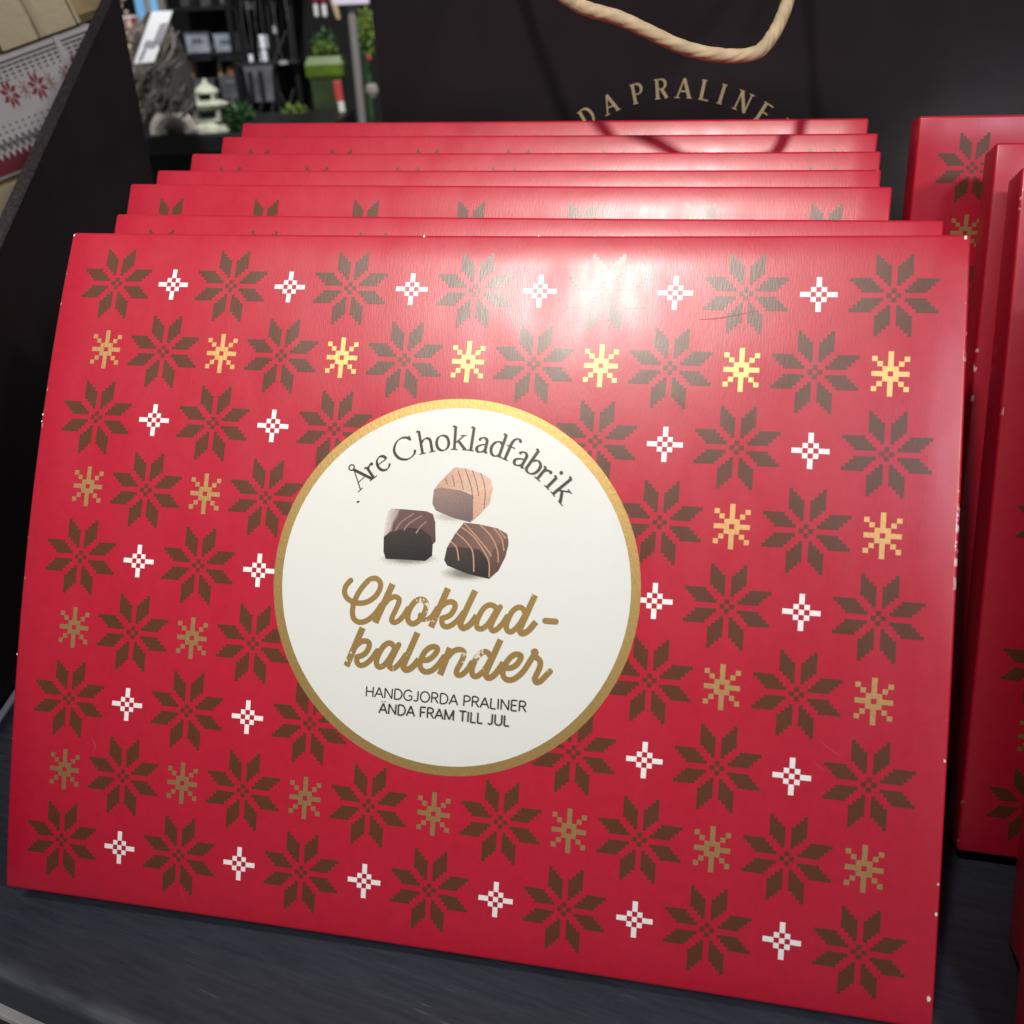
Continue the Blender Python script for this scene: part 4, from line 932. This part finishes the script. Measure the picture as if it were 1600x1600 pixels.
def bin_(px, pbot, w_, h_, m, label, d=D4):
    kk = px2m(1, d); e = thing('storage_bin', px, pbot, d, label, 'bin', 'bins on the black rack')
    part('tub', e, m, lambda b: add_lathe(b, [(w_ * 0.60 * kk, 0), (w_ * 0.66 * kk, h_ * kk * 0.92), (w_ * 0.70 * kk, h_ * kk * 0.92), (w_ * 0.70 * kk, h_ * kk), (w_ * 0.60 * kk, h_ * kk)], seg=4, rot=R(45), sy=0.7))
    part('handle', e, mat('bin_handle', (0.12, 0.13, 0.16), 0.5), lambda b: add_box(b, (0, -w_ * 0.34 * kk, h_ * 0.72 * kk), (w_ * 0.4 * kk, 0.006, h_ * 0.14 * kk), bev=0.001))
bin_(316, 94, 38, 40, M_BIN, 'left pale plastic bin on the black rack, upper shelf'); bin_(359, 94, 36, 38, M_BIN, 'right pale plastic bin on the black rack, upper shelf')
bin_(322, 160, 44, 34, M_BIN2, 'grey bin on the lower rack shelf behind the pagoda roof'); bin_(366, 156, 34, 36, M_BIN2, 'grey bin on the lower rack shelf beside the black post')
for px, w_, h_, cc, lb in ((300, 10, 30, (0.30, 0.19, 0.11), 'tan wooden tool between twig bundle and pale bin'), (346, 6, 26, (0.42, 0.30, 0.16), 'thin yellowish tube under the pale bins'), (362, 14, 18, (0.22, 0.085, 0.03), 'orange brown jar under the right pale bin')):
    e = thing('jar', px, 122, D4 - 0.02, lb, 'jar'); part('body', e, mat('jar_%d' % px, cc, 0.5), lambda b: add_lathe(b, [(w_ * 0.45 * k4, 0), (w_ * 0.5 * k4, 2 * k4), (w_ * 0.5 * k4, h_ * 0.75 * k4), (w_ * 0.3 * k4, h_ * 0.85 * k4), (w_ * 0.3 * k4, h_ * k4)], seg=14))
# lanterns with white candles on a black stand
D5 = 3.0; k5 = px2m(1, D5)
stn = thing('lantern_stand', 430, 215, D5, 'black stand with glass lanterns behind the stack', 'stand')
for x_ in (-34, 12, 45): part('post', stn, M_BLK, lambda b: add_box(b, (x_ * k5, 0.02, 90 * k5), (7 * k5, 0.02, 330 * k5), bev=0.002))
for z_ in (8, 106, 200): part('shelf_board', stn, M_BLK, lambda b: add_box(b, (5 * k5, 0.1, z_ * k5), (92 * k5, 0.24, 6 * k5), bev=0.002))
part('back_board', stn, M_DK, lambda b: add_box(b, (5 * k5, 0.23, 90 * k5), (92 * k5, 0.015, 340 * k5)))
M_WIRE = mat('bright_wire', (0.16, 0.16, 0.17), 0.3, metal=0.8)
for q in range(11):
    x_ = -30 + q * 7.2
    part('wire', stn, M_WIRE if q % 3 else M_BLK, lambda b: add_tube(b, [(x_ * k5, -0.01, 110 * k5), ((x_ + (q % 4 - 1.5) * 3) * k5, -0.012, 160 * k5), (x_ * k5, -0.01, 198 * k5)], 0.9 * k5, 6))
for q, (x0, z0, x1, z1) in enumerate(((-30, 10, -6, 62), (-8, 12, 10, 60), (14, 10, 40, 70), (40, 12, 18, 66), (16, 110, 40, 150))):
    part('brace', stn, M_WIRE, lambda b: add_tube(b, [(x0 * k5, -0.02, z0 * k5), (x1 * k5, -0.02, z1 * k5)], 1.1 * k5, 6))
for q, (x_, z_, w_) in enumerate(((-20, 200, 12), (4, 201, 9), (28, 199, 14), (30, 107, 12))):
    part('price_strip', stn, mat('strip_grey', (0.30, 0.31, 0.34), 0.4), lambda b: add_box(b, (x_ * k5, -0.024, z_ * k5), (w_ * k5, 0.004, 5 * k5), bev=0.0008))
for q, (x_, z_, w_, h_, cc) in enumerate(((-44, 133, 9, 26, (0.10, 0.105, 0.12)), (-33, 130, 8, 22, (0.22, 0.18, 0.13)), (-20, 132, 12, 28, (0.07, 0.07, 0.08)), (-6, 130, 9, 20, (0.28, 0.22, 0.15)), (8, 132, 10, 26, (0.12, 0.12, 0.14)), (22, 130, 9, 22, (0.18, 0.16, 0.15)), (-38, 190, 14, 20, (0.05, 0.05, 0.055)), (-8, 190, 16, 22, (0.06, 0.06, 0.065)), (18, 190, 12, 18, (0.09, 0.09, 0.10)))):
    part('packet', rack, mat('packet_%d' % q, cc, 0.45, noise=(30, 0.5)), lambda b: add_box(b, (x_ * k4, 0.16, z_ * k4 + h_ * k4 * 0.0), (w_ * k4, 0.05, h_ * k4), bev=0.003, rz=0.2 * (q % 3 - 1)))
M_WAX = mat('white_wax', (0.75, 0.78, 0.85), 0.4)
for px, pb, w_, h_, lb in ((412, 76, 16, 20, 'square white candle on the upper level of the lantern stand'), (414, 100, 14, 20, 'white candle standing below the square candle'), (393, 102, 8, 16, 'small white candle left of the other candles'), (430, 52, 8, 12, 'small bright candle near the stand post'), (392, 14, 14, 12, 'pair of white tea lights at the top of the stand'), (452, 30, 8, 8, 'tiny round white light high on the stand')):
    e = thing('candle', px, pb, D5 - 0.06, lb, 'candle', 'white candles on the black stand')
    part('wax', e, M_WAX, lambda b: add_lathe(b, [(w_ * 0.46 * k5, 0), (w_ * 0.5 * k5, k5), (w_ * 0.5 * k5, (h_ - 2) * k5), (w_ * 0.4 * k5, (h_ - 1) * k5), (w_ * 0.1 * k5, (h_ - 2.5) * k5)], seg=16))
    part('wick', e, M_BLK, lambda b: add_tube(b, [(0, 0, (h_ - 3) * k5), (0.4 * k5, 0, (h_ + 1) * k5)], 0.35 * k5, 6))
e = thing('storage_bin', 412, 158, D5 - 0.05, 'dark grey crate with slanted sides under the candles', 'bin', 'bins on the black rack')
part('tub', e, M_BIN2, lambda b: add_lathe(b, [(24 * k5, 0), (30 * k5, 46 * k5), (32 * k5, 46 * k5), (32 * k5, 50 * k5), (26 * k5, 50 * k5)], seg=4, rot=R(45), sy=0.5))
for x_ in (-12, 4): part('slot', e, M_BLK, lambda b: add_box(b, (x_ * k5, -0.030, 24 * k5), (5 * k5, 0.02, 38 * k5)))
p2 = thing('leafy_plant', 466, 200, D5 - 0.3, 'low lime green plant just above the red boxes', 'plant')
leaves(p2, 'foliage', M_LIME, 120, 18 * k5, 0.03, 12 * k5, 0.008, 8, (0, 0, 22 * k5)); leaves(p2, 'dark_foliage', M_GRN, 200, 34 * k5, 0.04, 12 * k5, 0.008, 9, (-2 * k5, 0.02, 12 * k5)); stems(p2, M_GRN, 8, 24 * k5, 16 * k5, 3)
# green planter, red and white stake
D6 = 2.8; k6 = px2m(1, D6)
pl = thing('planter', 522, 212, D6, 'tall moss green planter with a rim and plants in it', 'planter')
M_PL = mat('green_glaze', (0.055, 0.100, 0.008), 0.3, noise=(20, 0.45)); M_PLD = mat('green_dark', (0.016, 0.030, 0.006), 0.5, noise=(20, 0.5))
part('body', pl, M_PLD, lambda b: add_lathe(b, [(28 * k6, 0), (34 * k6, 84 * k6)], seg=4, rot=R(45), sy=0.8)); part('rim', pl, M_PL, lambda b: add_lathe(b, [(36 * k6, 84 * k6), (40 * k6, 88 * k6), (41 * k6, 103 * k6), (34 * k6, 114 * k6), (30 * k6, 112 * k6)], seg=4, rot=R(45), sy=0.8))
leaves(pl, 'foliage', M_LIME, 90, 20 * k6, 0.03, 12 * k6, 0.008, 21, (0, 0, 124 * k6)); leaves(pl, 'dark_foliage', M_GRN, 160, 22 * k6, 0.03, 20 * k6, 0.009, 22, (0, 0.02, 132 * k6))
sk_ = thing('plant_stake', 540, 214, D6 - 0.12, 'red and white stake in front of the green planter', 'stake')
part('white_end', sk_, mat('stake_white', (0.5, 0.5, 0.46), 0.5), lambda b: add_box(b, (0, 0, 22 * k6), (9 * k6, 0.01, 56 * k6), bev=0.002, ry=R(-3)))
part('red_end', sk_, mat('stake_red', (0.36, 0.03, 0.035), 0.5), lambda b: add_box(b, (-3 * k6, 0, 64 * k6), (11 * k6, 0.012, 28 * k6), bev=0.002, ry=R(-3)))
# grey post with lilac sign
po = thing('sign_post', 568, 215, D6 - 0.2, 'grey post carrying a pale lilac sign beside the bag', 'sign'); k7 = px2m(1, D6 - 0.2)
part('post', po, mat('post_grey', (0.15, 0.14, 0.135), 0.5), lambda b: add_tube(b, [(0, 0.01, -20 * k7), (0, 0.01, 260 * k7)], 6.5 * k7, 14))
part('sign_plate', po, mat('lilac_card', (0.50, 0.44, 0.54), 0.5), lambda b: add_box(b, (2 * k7, -0.012, 215 * k7), (54 * k7, 0.01, 58 * k7), bev=0.002))
p3 = thing('leafy_plant', 584, 215, D6 + 0.2, 'bright lime plant with a red berry at the left bag edge', 'plant'); k8 = px2m(1, D6 + 0.2)
leaves(p3, 'foliage', M_LIME, 160, 18 * k8, 0.04, 36 * k8, 0.010, 31, (4 * k8, 0, 150 * k8)); stems(p3, M_GRN, 8, 150 * k8, 6 * k8, 5)
part('berry', p3, mat('berry_red', (0.24, 0.03, 0.01), 0.5), lambda b: bmesh.ops.create_icosphere(b, subdivisions=2, radius=5 * k8, matrix=Matrix.Translation((6 * k8, -0.03, 114 * k8))))
st2 = thing('white_pebble_pot', 582, 150, D6 + 0.05, 'pale round pot low beside the bag edge', 'pot'); part('bowl', st2, mat('chalk', (0.38, 0.35, 0.30), 0.7, noise=(30, 0.2)), lambda b: add_lathe(b, [(5 * k6, -2 * k6), (10 * k6, 6 * k6), (9 * k6, 14 * k6), (6 * k6, 18 * k6), (4 * k6, 17 * k6)], seg=16))
# bottles hanging at the top
for px, pb, w_, h_, cc, lb in ((495, 26, 7, 22, (0.6, 0.6, 0.62), 'left slim white bottle with a red cap at the top'), (508, 26, 8, 22, (0.6, 0.6, 0.64), 'right slim white bottle with a red cap at the top')):
    e = thing('bottle', px, pb, D5, lb, 'bottle', 'bottles at the top edge')
    part('glass', e, mat('milk_glass', cc, 0.3), lambda b: add_lathe(b, [(w_ * 0.42 * k5, 0), (w_ * 0.5 * k5, 2 * k5), (w_ * 0.5 * k5, h_ * 0.7 * k5), (w_ * 0.25 * k5, h_ * k5)], seg=12))
    part('cap', e, mat('cap_red', (0.14, 0.008, 0.015), 0.4), lambda b: add_lathe(b, [(w_ * 0.85 * k5, h_ * 0.92 * k5), (w_ * 0.85 * k5, (h_ + 14) * k5), (w_ * 0.6 * k5, (h_ + 15) * k5)], seg=12))
e = thing('wooden_tool', 526, 30, D5 - 0.02, 'tan tapered wooden handle beside the white bottles', 'tool')
part('handle', e, mat('tan_wood', (0.46, 0.34, 0.20), 0.6), lambda b: add_tube(b, [(3 * k5, 0, 0), (-1 * k5, 0, 20 * k5), (-6 * k5, 0, 50 * k5)], [3 * k5, 5 * k5, 6 * k5], 12))
part('ferrule', e, M_BLK, lambda b: add_tube(b, [(3.2 * k5, 0, -6 * k5), (3 * k5, 0, 0)], 3.2 * k5, 12))
